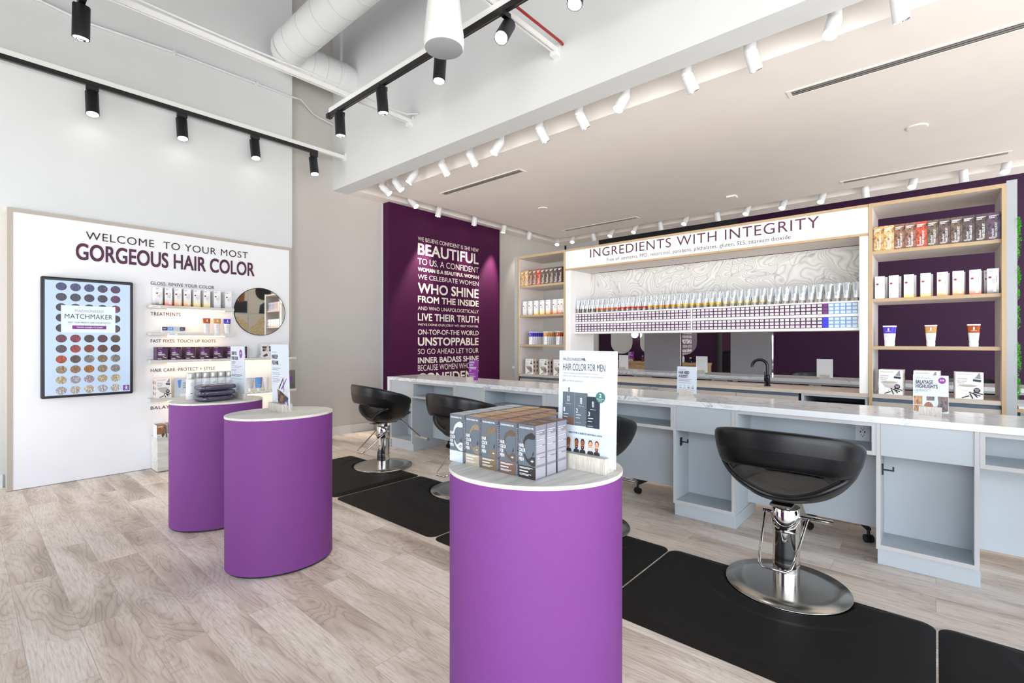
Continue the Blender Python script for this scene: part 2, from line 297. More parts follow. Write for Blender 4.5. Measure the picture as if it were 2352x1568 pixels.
# ================================================================ welcome panel on the left wall
XP=-5.985
t=thing('welcome_board','white welcome wall panel with taupe edge and plum headline','panel',(XP,1.49,0))
b=MB(); b.box(XW+.001,XP,.305,2.675,0.004,2.405,'panel_white'); b.build('board',t)
b=MB(); b.box(XW+.001,XP+.004,.272,.305,0.004,2.438,'edge_taupe'); b.box(XW+.001,XP+.004,2.675,2.708,0.004,2.438,'edge_taupe'); b.box(XW+.001,XP+.004,.305,2.675,2.405,2.438,'edge_taupe'); b.build('edge_frame',t,label='taupe edging strip')
def wall_text(s,par,name,x,pl,pr,m,bold=0,spacing=1,inks=.002,lab=None):
    """pl=(u,vtop,vbottom) at the left end, pr=u at the right end"""
    a=PX(pl[0],pl[2],x); c=PX(pl[0],pl[1],x); d=PX(pr,pl[2],x)
    return MB().text(s,(x+inks,a.y,a.z),YA,ZA,d.y-a.y,c.z-a.z,m,bold,spacing,8).build(name,par,label=lab)
xi=XP+.001
wall_text('WELCOME  TO YOUR MOST',t,'headline',xi,(197,531.2,549.4),569,'ink_plum_dark',-.004,1.1)
wall_text('GORGEOUS HAIR COLOR',t,'headline',xi,(174,556.7,595.9),584.3,'ink_plum',.022)
for s,pl,pr in (('GLOSS: REVIVE YOUR COLOR',(345.9,645.6,653.4),491.8),('TREATMENTS',(345.9,715.9,724.2),414.5),('FAST FIXES: TOUCH UP ROOTS',(345.9,778.9,786.4),495),('HAIR CARE: PROTECT + STYLE',(345.9,846.5,854.5),494),('BALAYAGE',(345.9,933.4,941),417)):
    wall_text(s,t,'shelf_heading',xi,pl,pr,'ink_plum_dark',.008,1.08)
# touch screen
t=thing('touch_screen','tall black framed touch screen showing rows of hair colour swatches','screen',(XP+.06,.8,.78))
xs=XP+.075
MB().box(XP+.001,xs,.475,1.125,.78,1.865,'bezel').build('bezel',t,bevel=.012)
b=MB(); O=Vector((xs+.0012,0,0)); b.rect(O,YA,ZA,.50,1.10,.805,1.835,'screen_glow'); sc=b.build('display',t)
cols5=[('4a4c80','50537e','565a86','4d4a5e','574062'),('4c4655','474553','44434f','4b434f','6b4068'),('3f3a42','3f3a42','3f3a42','3f3a42','7a3d5c'),('3f353e','3f353e','3f353e','3f353e','4d4648'),('3d333b','3d333b','3d333b','3d333b','584a4e'),('6d3648','852f45','473c3a','5f3040','5c4a3e'),('584a54','a03a3c','8d4220','6b3c2e','553430'),('b04a22','5b4a46','8c8680','8f765c','8a857e'),('a08a72','a3785a','b0702c','9f8f74','99918c'),('c4b49a','a8a4a8','b0a4ac','c0b090','c8bca4'),('b9b4b4','c4bcb0','cfc4b4','bdbcc0','d0c8bc')]
b=MB(); cy=[.553,.655,.757,.860,.962]; cy=[.607+.0955*i for i in range(5)]; O=Vector((xs+.0024,0,0))
for r in range(11):
    z=1.782-.0935*r
    for c in range(5):
        k=cols5[r][c]; n='swatch_'+k
        if n not in MATS:
            R=[int(k[i:i+2],16)/255 for i in (0,2,4)]; hx=lambda f:''.join('%02x'%min(255,int(255*x*f)) for x in R)
            m=grain(n,[(0,hx(.55)),(.5,k),(1,hx(1.2))],scale=(1,60,14),rough=.3,ns=1.5,rings=4,bump=0,dist=1.5)
            nt=m.node_tree; bs=nt.nodes['Principled BSDF']; src=bs.inputs['Base Color'].links[0].from_socket; nt.links.new(src,bs.inputs['Emission Color']); bs.inputs['Emission Strength'].default_value=.25
        b.disc(O,YA,ZA,cy[c],z,.037,.036,n)
b.build('colour_swatches',sc)
b=MB(); O=Vector((xs+.0034,0,0)); b.rect(O,YA,ZA,.605,.987,1.37,1.615,'screen_white'); b.build('title_card',sc)
b=MB(); O=Vector((xs+.0044,0,0))
b.text('MADISONREED',O+YA*.70+ZA*1.556,YA,ZA,.20,.024,'ink_grey',-.005,1.05); b.text('MATCHMAKER',O+YA*.63+ZA*1.495,YA,ZA,.335,.044,'ink_navy',-.006,1.05)
b.text('MEET YOUR PERFECT HAIR COLOR MATCH',O+YA*.65+ZA*1.455,YA,ZA,.30,.012,'ink_navy',.01); b.rect(O,YA,ZA,.68,.92,1.402,1.434,'magenta')
b.text('TOUCH SCREEN TO START',O+YA*.71+ZA*1.411+XA*.001,YA,ZA,.185,.013,'screen_white',.015); b.build('title_lettering',sc)
b=MB(); b.rect(O,YA,ZA,1.045,1.095,.815,.867,'violet'); O=O+XA*.001
b.disc(O,YA,ZA,1.07,.856,.0045,.005,'screen_white',12); b.rect(O,YA,ZA,1.055,1.085,.845,.849,'screen_white'); b.rect(O,YA,ZA,1.066,1.074,.834,.848,'screen_white'); b.poly(O,YA,ZA,[(1.066,.836),(1.058,.822),(1.062,.822),(1.07,.834),(1.078,.822),(1.082,.822),(1.074,.836)],'screen_white'); b.build('access_badge',sc)
# round mirror
t=thing('round_mirror','round frameless wall mirror reflecting hair posters','mirror',(XP,2.337,1.636))
b=MB(); n=48
pts=[(math.cos(2*PI*i/n)*.287,math.sin(2*PI*i/n)*.28) for i in range(n)]
def ring_solid(b,x0,x1,cy,cz,pts,m):
    k=len(pts); vs=[(x0,cy+p,cz+q) for p,q in pts]+[(x1,cy+p,cz+q) for p,q in pts]
    b.add(vs,[tuple(reversed(range(k))),tuple(range(k,2*k))]+[(i,(i+1)%k,k+(i+1)%k,k+i) for i in range(k)],m)
ring_solid(b,XP+.001,XP+.012,2.337,1.636,pts,'gunmetal'); b.build('rim',t)
b=MB(); ring_solid(b,XP+.012,XP+.0135,2.337,1.636,[(p*.978,q*.978) for p,q in pts],'mirror'); b.build('mirror_glass',t)
# shelves
XF=-5.84; YL=1.247
def shelf(label,z1,y1,ledspan):
    t=thing('wall_shelf',label,'shelf',(XP,(YL+y1)/2,z1-.03))
    MB().box(XP+.001,XF,YL,y1,z1-.03,z1,'ash_shelf').build('board',t,bevel=.002)
    if ledspan: MB().box(XF-.045,XF-.02,ledspan[0],ledspan[1],z1-.04,z1-.0305,'led').build('light_strip',t,label='lit light strip under the shelf')
    return t
ZS=dict(A=1.652,B=1.377,C=1.102,D=.718)
shelf('pale wood wall shelf carrying the white gloss boxes',ZS['A'],2.008,(1.40,1.92))
shelf('pale wood wall shelf under the treatments heading',ZS['B'],2.008,(1.40,1.92))
shelf('long pale wood wall shelf of purple root touch-up boxes',ZS['C'],2.70,(1.40,2.6))
shelf('long pale wood wall shelf of hair care bottles and tubes',ZS['D'],2.70,(1.40,2.6))
t=thing('base_cabinet','low pale wood drawer cabinet under the balayage heading','cabinet',(-5.86,1.99,0))
b=MB(); b.box(XP+.0055,-5.745,1.282,2.70,0.008,.318,'ash_shelf'); b.box(XP+.0055,-5.742,1.279,2.703,.318,.337,'ash_shelf'); b.build('carcass',t,bevel=.002)
MB().box(-5.745,-5.738,1.285,1.985,.012,.305,'ash_shelf').build('drawer',t); MB().box(-5.745,-5.738,1.991,2.697,.012,.305,'ash_shelf').build('drawer',t)
# ================================================================ products (front faces -Y, base at z 0)
def bars(b,O,U,V,x0,x1,ys,h,m,rnd=None):
    for i,y in enumerate(ys): b.rect(O,U,V,x0,x0+(x1-x0)*(1-.3*((i*37)%10)/10),y,y+h,m)
FO=Vector((0,-.0008,0)); FO2=Vector((0,-.0014,0))
def gloss_box(tint,tint2,w=.062,h=.182,d=.042):
    b=MB(); b.box(-w/2,w/2,0,d,0,h,'white_gloss'); n='fade_'+tint
    if n not in MATS:
        m=bpy.data.materials.new(n); m.use_nodes=True; nt=m.node_tree; bs=nt.nodes['Principled BSDF']; N=nt.nodes.new; L=nt.links.new
        tc=N('ShaderNodeTexCoord'); sp=N('ShaderNodeSeparateXYZ'); L(tc.outputs['Object'],sp.inputs[0]); r=ramp(nt,[(.0,tint),(.035,tint2),(.075,'f1f1f2')]); L(sp.outputs[2],r.inputs[0]); L(r.outputs[0],bs.inputs['Base Color']); bs.inputs['Roughness'].default_value=.35; MATS[n]=m
    b.rect(FO,XA,ZA,-w/2,w/2,0,h,n); O=FO2
    for xx in (-1,1): b.quad((xx*(w/2+.0008),0,0),(xx*(w/2+.0008),d,0),(xx*(w/2+.0008),d,h),(xx*(w/2+.0008),0,h),n)
    b.poly(O,XA,ZA,[(-.002,.128),(.022,.128),(.016,.03),(.004,.03)],'white_metal'); b.rect(O,XA,ZA,.002,.018,.012,.03,'white_paper')
    O=FO2-YA*.0004
    b.disc(O,XA,ZA,-.016,.118,.009,.008,'red_pipe',14); bars(b,O,XA,ZA,-.026,.0,[.165,.158],.003,'ink_grey'); bars(b,O,XA,ZA,-.012,.012,[.1,.094,.088,.078],.0022,'ink_grey')
    b.rect(O,XA,ZA,.017,.019,.08,.125,'ink_grey'); return b
GL=[('5c4a44','d9d4d2'),('e2492a','f3c9bd'),('ea7c22','f6d9b8'),('ee8c28','f7e0bd'),('f2bf2c','f9edc4'),('f3c843','faf0cf'),('c5bccb','e8e4ec'),('c9c8cc','e9e8ea')]
def kit_of(fn,name): return Kit(fn.build(name))
GK=[Kit(gloss_box(*g).build('gloss_box')) for g in GL]
GN=['charcoal','red','deep orange','orange','golden','yellow','lilac','silver']
# wall shelf A: eight columns, four deep, seen end-on
gu=[(354.8,375.4),(378,397),(399.6,418.5),(421,440),(443.4,462),(466,484.8),(490,508.3),(515.6,533.9)]
for i,(a,c) in enumerate(gu):
    xf=XF-.012; p=PX((a+c)/2,700,xf)
    for k in range(3): GK[i].put((xf-.044*k,p.y,ZS['A']),PI/2,f'white gloss box fading to {GN[i]}, {["front","second","back"][k]} of its column, welcome panel shelf','box','gloss boxes on the welcome panel')
def tub(col,w=.075,h=.168):
    """squeeze tub: wide flat crimp on top, narrow rounded cap below"""
    def ring(z,rx,ry): return [(rx*math.copysign(abs(math.cos(a))**.7,math.cos(a)),ry*math.copysign(abs(math.sin(a))**.7,math.sin(a)),z) for a in [2*PI*i/20 for i in range(20)]]
    b=MB(); lv=[(0,.026,.02),(.03,.027,.021),(.031,.0255,.02),(.104,.032,.017)]; lv2=[(.104,.0322,.0172),(.158,.0365,.005)]; lv3=[(.158,.0375,.004),(h,.0378,.003)]
    k=w/.075
    for L_,m in ((lv,'white_gloss'),(lv2,col),(lv3,'white_gloss')):
        vs=[p for z,rx,ry in L_ for p in ring(z,rx*k,ry)]
        fs=[(j*20+i,j*20+(i+1)%20,(j+1)*20+(i+1)%20,(j+1)*20+i) for j in range(len(L_)-1) for i in range(20)]
        b.add(vs,fs,m,True); b.add(vs[:20],[tuple(reversed(range(20)))],m); b.add(vs[-20:],[tuple(range(20))],m)
    O=Vector((0,-.0185,0)); b.disc(O,XA,ZA,0,.142,.005,.006,'white_gloss',12); b.disc(O,XA,ZA,0,.131,.006,.006,'white_gloss',12); b.rect(O+YA*-.001,XA,ZA,-.016,.016,.119,.121,'white_gloss')
    O=Vector((0,-.0213,0)); bars(b,O,XA,ZA,-.014,.012,[.088,.082,.07,.058],.002,'ink_grey'); b.rect(O,XA,ZA,-.02,.02,.036,.0368,'ink_grey')
    return b
TK={n:Kit(tub(n).build('mask_tub')) for n in ('orange_brown','tan','indigo')}
TN=dict(orange_brown='burnt orange',tan='tan',indigo='violet blue')
for n,u in (('orange_brown',474.5),('tan',498.5),('indigo',521.5)):
    p=PX(u,750,XF-.035); TK[n].put((XF-.035,p.y,ZS['B']),PI/2,f'white tub with {TN[n]} top on the treatments shelf','tub','mask tubs on the treatments shelf')
# treatment tray with five jars
y0,y1=PX(370,760,XF-.03).y,PX(426,760,XF-.03).y
t=thing('treatment_tray','clear tray with four coloured labels holding small white jars','tray',(XF-.05,(y0+y1)/2,ZS['B']))
b=MB(); b.box(XF-.10,XF-.012,y0,y1,ZS['B']+.0005,ZS['B']+.012,'acrylic'); b.build('tray_base',t)
b=MB(); b.box(XF-.015,XF-.012,y0,y1,ZS['B']+.012,ZS['B']+.062,'white_gloss'); O=Vector((XF-.0112,0,ZS['B'])); w=(y1-y0-.01)/4
for i,m in enumerate(('plum_box','cyan_blue','grey_lam','ink_navy')): b.rect(O,YA,ZA,y0+.005+w*i,y0+.004+w*(i+1)-.003,.022,.058,m); b.rect(O+XA*.0006,YA,ZA,y0+.012+w*i,y0+w*(i+1)-.012,.036,.042,'white_paper')
b.text('PRO BOOST HAIR TREATMENTS',O+YA*(y0+.012)+ZA*.01,YA,ZA,y1-y0-.03,.006,'ink_grey'); b.build('label_strip',t)
jb=MB(); jb.lathe([(.016,0),(.016,.035),(.014,.04)],'white_gloss',16); jb.lathe([(.0165,.04),(.0165,.058),(.015,.06)],'acrylic',16); JK=Kit(jb.build('treatment_jar'))
for i in range(5):
    JK.put((XF-.06,y0+.02+(y1-y0-.04)*i/4,ZS['B']+.0125),0,f'small white jar, {nth(i+1)} from left in the treatment tray','jar','jars in the treatment tray')
# wall shelf C: purple root touch-up boxes
def touch_box(w=.092,h=.128,d=.03):
    b=MB(); b.box(-w/2,w/2,0,d,0,h,'plum_box'); O=FO
    b.rect(O,XA,ZA,-w/2,w/2,.112,h,'ink_plum_dark'); b.poly(O,XA,ZA,[(-.03,.1),(-.01,.108),(.012,.06),(-.005,.05)],'plum_light'); b.poly(O,XA,ZA,[(-.002,.06),(.03,.045),(.034,.022),(.006,.03)],'black_ink')
    b.poly(FO2,XA,ZA,[(.004,.03),(.034,.02),(.035,.026),(.005,.036)],'letter_cream'); O=FO2-YA*.0004
    b.text('root',O+XA*-.034+ZA*.066,XA,ZA,.03,.012,'white_paper',.03); b.text('reboot',O+XA*-.036+ZA*.05,XA,ZA,.058,.014,'white_paper',.03); bars(b,O,XA,ZA,-.038,.0,[.118,.012,.007],.003,'white_paper'); bars(b,O,XA,ZA,-.03,.03,[.045],.002,'white_paper')
    for zz in (.03,.06,.09): b.quad((-w/2-.0006,d*.3,zz),(-w/2-.0006,d*.7,zz),(-w/2-.0006,d*.7,zz+.012),(-w/2-.0006,d*.3,zz+.012),'plum_light')
    return b
RK=Kit(touch_box().build('touch_up_box'))
for i,(a,c) in enumerate([(360.8,384.7),(392.3,416),(426.8,448.3),(458.6,481),(490,510.7),(521.3,541.5),(547.1,567.8)]):
    xf=XF-.01; p=PX((a+c)/2,800,xf)
    for k in range(4): RK.put((xf-.0315*k,p.y,ZS['C']),PI/2,f'dark purple root touch-up box, {nth(i+1)} column, {["front","second row","third row","rearmost"][k]}','box','purple touch-up boxes on the welcome panel')
# makeup tray
def compact_box(h=.13,w=.07,d=.016):
    b=MB(); b.box(-w/2,w/2,0,d,0,h,'white_gloss'); O=FO; b.poly(O,XA,ZA,[(-.024,.098),(.024,.098),(.028,.09),(.022,.082),(-.022,.082),(-.028,.09)],'ink_plum_dark'); b.rect(O,XA,ZA,-.02,.02,.042,.08,'ink_plum_dark'); b.rect(FO2,XA,ZA,-.015,.014,.062,.076,'tan'); b.rect(FO2,XA,ZA,-.015,.0,.046,.058,'icon_brown'); b.rect(FO2,XA,ZA,.004,.015,.046,.058,'skin_b'); return b
y0,y1=PX(600,820,XF-.02).y,PX(660,820,XF-.02).y
t=thing('makeup_tray','white tray lettered for makeup holding rows of small compact boxes','tray',(XF-.06,(y0+y1)/2,ZS['C']))
MB().box(XF-.13,XF-.012,y0,y1,ZS['C']+.0005,ZS['C']+.03,'white_gloss').build('tray_base',t)
b=MB(); b.box(XF-.012,XF-.009,y0,y1,ZS['C']+.0005,ZS['C']+.062,'white_gloss'); O=Vector((XF-.0085,0,ZS['C'])); b.poly(O,YA,ZA,[(y0+.01,.02),(y0+.06,.05),(y0+.07,.02),(y0+.03,.006)],'icon_brown'); b.text('MAKEUP FOR HAIR',O+YA*(y0+.09)+ZA*.034,YA,ZA,.17,.012,'ink_plum_dark',.015); bars(b,O,YA,ZA,y0+.09,y0+.2,[.022],.003,'ink_grey'); b.build('lettered_front',t)
CKT=Kit(compact_box().build('compact_box'))
for i in range(4):
    for k in range(3): CKT.put((XF-.03-.03*k,y0+.04+(y1-y0-.08)*i/3,ZS['C']+.031),PI/2,f'white compact box in the makeup tray, {nth(i+1)} from left, {["front","middle","back"][k]} row','box','compact boxes in the makeup tray')
# ---- wall shelf D
def tool_box(w=.155,h=.2,d=.045):
    b=MB(); b.box(-w/2,w/2,0,d,0,h,'tool_white'); O=FO; k=w/.155
    b.text('MADISONREED',O+XA*(-.066*k)+ZA*.178,XA,ZA,.085*k,.008,'ink_grey',-.004); b.text('ultimate',O+XA*(-.066*k)+ZA*.145,XA,ZA,.055*k,.014,'ink_grey',-.01); b.text('PRO COLOR',O+XA*(-.066*k)+ZA*.128,XA,ZA,.052*k,.008,'ink_plum_dark'); b.text('TOOL KIT',O+XA*(-.066*k)+ZA*.114,XA,ZA,.042*k,.008,'ink_plum_dark')
    b.poly(O,XA,ZA,[(-.066*k,.1),(.05*k,.106),(.03*k,.058),(.0,.052),(-.03*k,.058)],'steel'); b.disc(FO2,XA,ZA,-.008*k,.1,.056*k,.011,'ash_shelf',20); b.disc(FO2-YA*.0005,XA,ZA,-.008*k,.098,.048*k,.008,'door_beige',20)
    b.disc(FO2-YA*.0006,XA,ZA,.042*k,.066,.019*k,.019,'plum_box',20); b.rect(FO2-YA*.001,XA,ZA,.03*k,.054*k,.068,.073,'white_paper'); b.rect(FO2-YA*.001,XA,ZA,.034*k,.05*k,.06,.064,'white_paper')
    b.poly(FO2,XA,ZA,[(.042*k,.175),(.052*k,.195),(.058*k,.195),(.062*k,.15),(.028*k,.155)],'ink_grey'); b.poly(FO2-YA*.0004,XA,ZA,[(.022*k,.15),(.066*k,.144),(.062*k,.128),(.02*k,.134)],'ink_navy')
    for x0,y0,x1,y1 in ((-.04,.006,.0,.024),(.005,.04,.02,.004),(.0,.05,.06,.026),(.02,.048,.045,.014),(.025,.052,.075,.038)):
        dx,dy=x1-x0,y1-y0; l=math.hypot(dx,dy); nx,ny=-dy/l*.0035,dx/l*.0035; b.poly(FO2-YA*.0012,XA,ZA,[((x0+nx)*k,y0+ny),((x0-nx)*k,y0-ny),((x1-nx)*k,y1-ny),((x1+nx)*k,y1+ny)],'black_ink')
    for sx in (-1,1):
        X_=sx*(w/2+.0006); b.quad((X_,0,0),(X_,d,0),(X_,d,h),(X_,0,h),'tool_side')
        for zz in (.045,.1,.155):
            for q in range(1): b.poly((X_+sx*.0006,0,0),YA,ZA,[(d/2+.012*math.cos(a*PI/5),zz+.02*math.sin(a*PI/5)) for a in range(10)],'icon_brown')
    return b
KB=Kit(tool_box().build('tool_kit_box')); KB2=Kit(tool_box(.13,.2,.05).build('tool_kit_box'))
xf=XF-.02; p=PX(376,900,xf)
for k in range(2): KB2.put((xf-.055*k,p.y,ZS['D']),PI/2,f'white tool kit box at the left of the hair care shelf, {["front","rear"][k]} one','box','tool kit boxes on the hair care shelf')
y0,y1=PX(400,900,XF-.04).y,PX(432,900,XF-.04).y
t=thing('tent_card','upright card picturing a blue tube beside the white bottles','card',(XF-.05,(y0+y1)/2,ZS['D']))
b=MB(); b.box(XF-.045,XF-.042,y0,y1,ZS['D']+.0005,ZS['D']+.195,'pale_blue'); O=Vector((XF-.0412,y0,ZS['D'])); b.poly(O,YA,ZA,[(.03,.17),(.065,.175),(.055,.09),(.04,.09)],'cyan_blue'); b.rect(O,YA,ZA,.042,.053,.08,.09,'pale_blue')
for i,s_ in enumerate(('THE KEY TO','GORGEOUS','HAIR COLOR')): b.text(s_,O+YA*.08+ZA*(.13-.022*i),YA,ZA,.075,.013,'ink_plum_dark',.01)
b.build('printed_card',t); MB().box(XF-.06,XF-.025,y0+.05,y1-.02,ZS['D']+.0005,ZS['D']+.03,'white_metal').build('card_holder',t)
def squeeze(col,h=.15,r=.026):
    b=MB(); vs=[];L_=[(.0,r*.7,r*.7),(.035,r*.75,r*.75),(.036,r*.95,r*.9),(.09,r*1.15,r*.6),(h-.012,r*1.35,.004),(h,r*1.36,.003)]
    for z,rx,ry in L_: vs+=[(rx*math.cos(2*PI*i/18),ry*math.sin(2*PI*i/18),z) for i in range(18)]
    for j in range(5): b.add(vs[j*18:j*18+36],[(i,(i+1)%18,18+(i+1)%18,18+i) for i in range(18)],'white_gloss' if j<2 else col,True)
    b.add(vs[:18],[tuple(reversed(range(18)))],'white_gloss'); b.add(vs[-18:],[tuple(range(18))],col); O=Vector((0,-r,0)); b.rect(O,XA,ZA,-.012,.012,.07,.074,'white_paper'); return b
for col,u,n in (('grey_lam','574.5','grey'),('cyan_blue','594','blue'),('white_gloss','611','white')):
    u=float(u); p=PX(u,880,XF-.05); o=squeeze(col,.155 if n!='white' else .15,.032 if n!='white' else .022).build('squeeze_tube'); o.location=(XF-.05,p.y,ZS['D']); o.rotation_euler.z=PI/2; tag(o,f'{n} squeeze tube on the hair care shelf beside the tall signs','tube')
p0=PX(664,880,XF-.03); p1=PX(677,880,XF-.03)
t=thing('dark_box','dark grey gift box with a violet hair curl at the shelf end','box',(XF-.04,p0.y-.03,ZS['D'])); y0,y1=p0.y-.06,min(p1.y,2.695)
MB().box(XF-.06,XF-.02,y0,y1,ZS['D']+.0005,ZS['D']+.225,'steel_dark').build('box_body',t); MB().disc((XF-.019,0,0),YA,ZA,(y0+y1)/2+.005,ZS['D']+.115,.032,.034,'violet').build('curl_picture',t)
# price holders on the two long shelves
for z,us,n in ((ZS['D'],(571,595,615),'hair care'),(ZS['C'],(474,),'touch-up'),(ZS['A'],(357,),'gloss'),(ZS['B'],(396,503),'treatments')):
    for i,u in enumerate(us):
        p=PX(u,800,XF); b=MB(); b.box(XF+.0005,XF+.003,p.y-.045,p.y+.045,z-.027,z-.004,'white_metal'); b.rect((XF+.0036,0,0),YA,ZA,p.y-.025,p.y+.02,z-.017,z-.013,'ink_grey'); tag(b.build('price_tag',org=(XF,p.y,z-.03)),f'small white price tag on the {n} shelf edge'+('' if len(us)==1 else f', {nth(i+1)} from left'),'tag','price tags on shelf edges')
# balayage boxes on the low cabinet
def curl_box(w=.073,h=.125,d=.042):
    b=MB(); b.box(-w/2,w/2,0,d,0,h,'white_gloss'); b.rect(FO,XA,ZA,-w/2,w/2,.035,h,'hair_brown'); b.quad((-w/2,0,h+.0006),(w/2,0,h+.0006),(w/2,d,h+.0006),(-w/2,d,h+.0006),'hair_brown')
    bars(b,FO2,XA,ZA,-.03,.02,[.11,.1],.004,'letter_cream'); b.poly(FO2,XA,ZA,[(.0,.03),(.018,.045),(.03,.03),(.016,.004),(.008,.004)],'icon_brown'); bars(b,FO2,XA,ZA,-.03,-.005,[.015,.009],.003,'ink_grey'); return b
hair('brown','4a2d1e','a97850'); CK=Kit(curl_box().build('curl_box'))
ys=[PX(370.5,1000,-5.755).y+.089*i for i in range(14)]
for i,y in enumerate(ys):
    if 3<=i<=12: continue
    for k in range(3 if i<4 else 2): CK.put((-5.757-.045*k,y,.3375),PI/2,f'white and brown hair box on the low cabinet, {nth(i+1)} column, {["front","middle","rear"][k]}','box','balayage boxes on the low cabinet')
y=2.50
b=MB(); b.box(-5.78,-5.777,y-.07,y+.07,.3375,.43,'white_paper'); b.text('TAKE',Vector((-5.7762,y-.05,.40)),YA,ZA,.07,.016,'black_ink',.02); tag(b.build('tent_card',org=(-5.78,y,.3375)),'small white lettered card on the low cabinet behind the pedestals','card')
# ================================================================ pedestals
ZP=.8685
def pedestal(label,cx,cy,th,a=.2906,bb=.2455):
    t=thing('display_pedestal',label,'pedestal',(cx,cy,0)); n=96
    def ell(k,z): return [(cx+(a+k)*math.cos(q)*math.cos(th)-(bb+k)*math.sin(q)*math.sin(th),cy+(a+k)*math.cos(q)*math.sin(th)+(bb+k)*math.sin(q)*math.cos(th),z) for q in [2*PI*i/n for i in range(n)]]
    def band(ls,m,name,capt=False,capb=False):
        b=MB(); vs=[p for k,z in ls for p in ell(k,z)]; b.add(vs,[(j*n+i,j*n+(i+1)%n,(j+1)*n+(i+1)%n,(j+1)*n+i) for j in range(len(ls)-1) for i in range(n)],m,True)
        if capt: b.add(vs[-n:],[tuple(range(n))],m)
        if capb: b.add(vs[:n],[tuple(reversed(range(n)))],m)
        return b.build(name,t)
    band([(-.012,.001),(-.012,.013)],'black_plastic','foot_ring',capb=True)
    band([(-.001,.013),(-.001,ZP-.0125)],'purple_vinyl','drum',capb=True)
    band([(0,ZP-.0125),(.0012,ZP-.011),(.0012,ZP-.0015),(0,ZP)],'ash_white','top_board',capt=True)
    return t
pedestal('purple oval pedestal in the foreground carrying grey hair colour boxes',-1.0249,1.2886,.589)
pedestal('purple oval pedestal with only a makeup sign on its top',-2.9288,1.2602,1.3339)
pedestal('purple oval pedestal by the welcome wall with bottles and wrapped capes',-3.9148,1.234,1.2139)
# hair colour boxes for men
MC=[('silver','c9d6dc','bcc4c8','e5edf0','8f9aa0'),('dark blonde','b3a68c','c9a57c','9c8b70','4c3f33'),('light brown','7a6748','b78a63','8a7455','3a2f27'),('medium brown','73594a','a87c5b','6d5a4e','332a26'),('dark brown','322b2b','73513e','3a3536','17161a')]
def men_box(i,w=.0665,d=.0515,h=.164):
    nm,lo,top,hl,hd=MC[i]; k='mr%d_'%i
    mat(k+'low',lo,.45); mat(k+'top',top,.45); hair('mr%d'%i,hd,hl,(300,60,90))
    b=MB(); b.box(-w/2,w/2,0,d,0,h,'mr_slate'); O=FO
    b.rect(O,XA,ZA,-w/2,w/2,0,.038,k+'low'); b.quad((-w/2,0,h+.0006),(w/2,0,h+.0006),(w/2,d,h+.0006),(-w/2,d,h+.0006),k+'top')
    b.quad((-w/2-.0006,d,0),(-w/2-.0006,0,0),(-w/2-.0006,0,h),(-w/2-.0006,d,h),'mr_slate'); b.quad((-w/2-.001,d,0),(-w/2-.001,0,0),(-w/2-.001,0,.038),(-w/2-.001,d,.038),k+'low')
    X_=w/2+.0006; b.quad((X_,0,0),(X_,d,0),(X_,d,h),(X_,0,h),'mr_back'); b.quad((X_+.0005,.002,.004),(X_+.0005,d-.002,.004),(X_+.0005,d-.002,.036),(X_+.0005,.002,.036),'speckle')
    for j,(z0,z1) in enumerate(((.044,.062),(.066,.076),(.08,.1),(.104,.118),(.122,.132))): b.quad((X_+.0005,.004,z0),(X_+.0005,d-.004,z0),(X_+.0005,d-.004,z1),(X_+.0005,.004,z1),'speckle')
    for j,z in enumerate((.063,.101,.119,.134,.140,.146)): b.quad((X_+.001,.003,z),(X_+.001,.02+.012*(j%3),z),(X_+.001,.02+.012*(j%3),z+.0016),(X_+.001,.003,z+.0016),'white_paper')
    b.text('MADISONREED MR.',O+XA*-.028+ZA*.1515,XA,ZA,.056,.0055,'white_paper',.01)
    # hair, nose line, lips and beard of the drawn face
    b.poly(O,XA,ZA,[(-.016,.098),(-.013,.115),(-.006,.128),(.006,.137),(.02,.142),(.0325,.135),(.0325,.123),(.02,.121),(.006,.122),(-.004,.116),(-.008,.108),(-.0105,.098)],'hair_mr%d'%i)
    b.poly(O,XA,ZA,[(-.012,.075),(-.006,.072),(.002,.06),(.01,.062),(.02,.07),(.0325,.068),(.0325,.042),(.024,.040),(.012,.044),(.0,.053),(-.008,.064)],'hair_mr%d'%i)
    b.poly(FO2,XA,ZA,[(.013,.0555),(.022,.062),(.031,.0575),(.022,.05)],'mr_slate'); b.poly(FO2-YA*.0004,XA,ZA,[(.016,.0555),(.022,.0585),(.029,.0565),(.022,.053)],'grey_lam_edge')
    b.poly(FO2,XA,ZA,[(.022,.074),(.0255,.086),(.0265,.086),(.0265,.075),(.024,.072)],'black_ink')
    for j,s_ in enumerate(('HAIR','COLOR','FOR','MEN')): b.text(s_,FO2-YA*.0006+XA*-.03+ZA*(.094-.014*j),XA,ZA,(.020,.026,.0155,.019)[j],.0115,'white_paper',.03)
    O=FO2; bars(b,O,XA,ZA,-.028,.024,[.0325,.0295],.0016,'white_paper'); b.rect(O,XA,ZA,-.028,.006,.020,.0235,'white_paper'); bars(b,O,XA,ZA,-.028,.018,[.0125,.009],.0018,'white_paper')
    b.rect(FO2+ZA*h+YA*(d*.5)-ZA*.0+XA*0,XA,YA,-.012,.012,-.001,.001,'white_paper') if False else b.quad((-.013,d*.45,h+.0012),(.013,d*.45,h+.0012),(.013,d*.45+.003,h+.0012),(-.013,d*.45+.003,h+.0012),'white_paper')
    return b
ux=[(1030,1063.1),(1068.1,1101.1),(1101.5,1139.7),(1140.1,1183.5),(1184.2,1229.5)]; rows=(6,6,6,5,3)
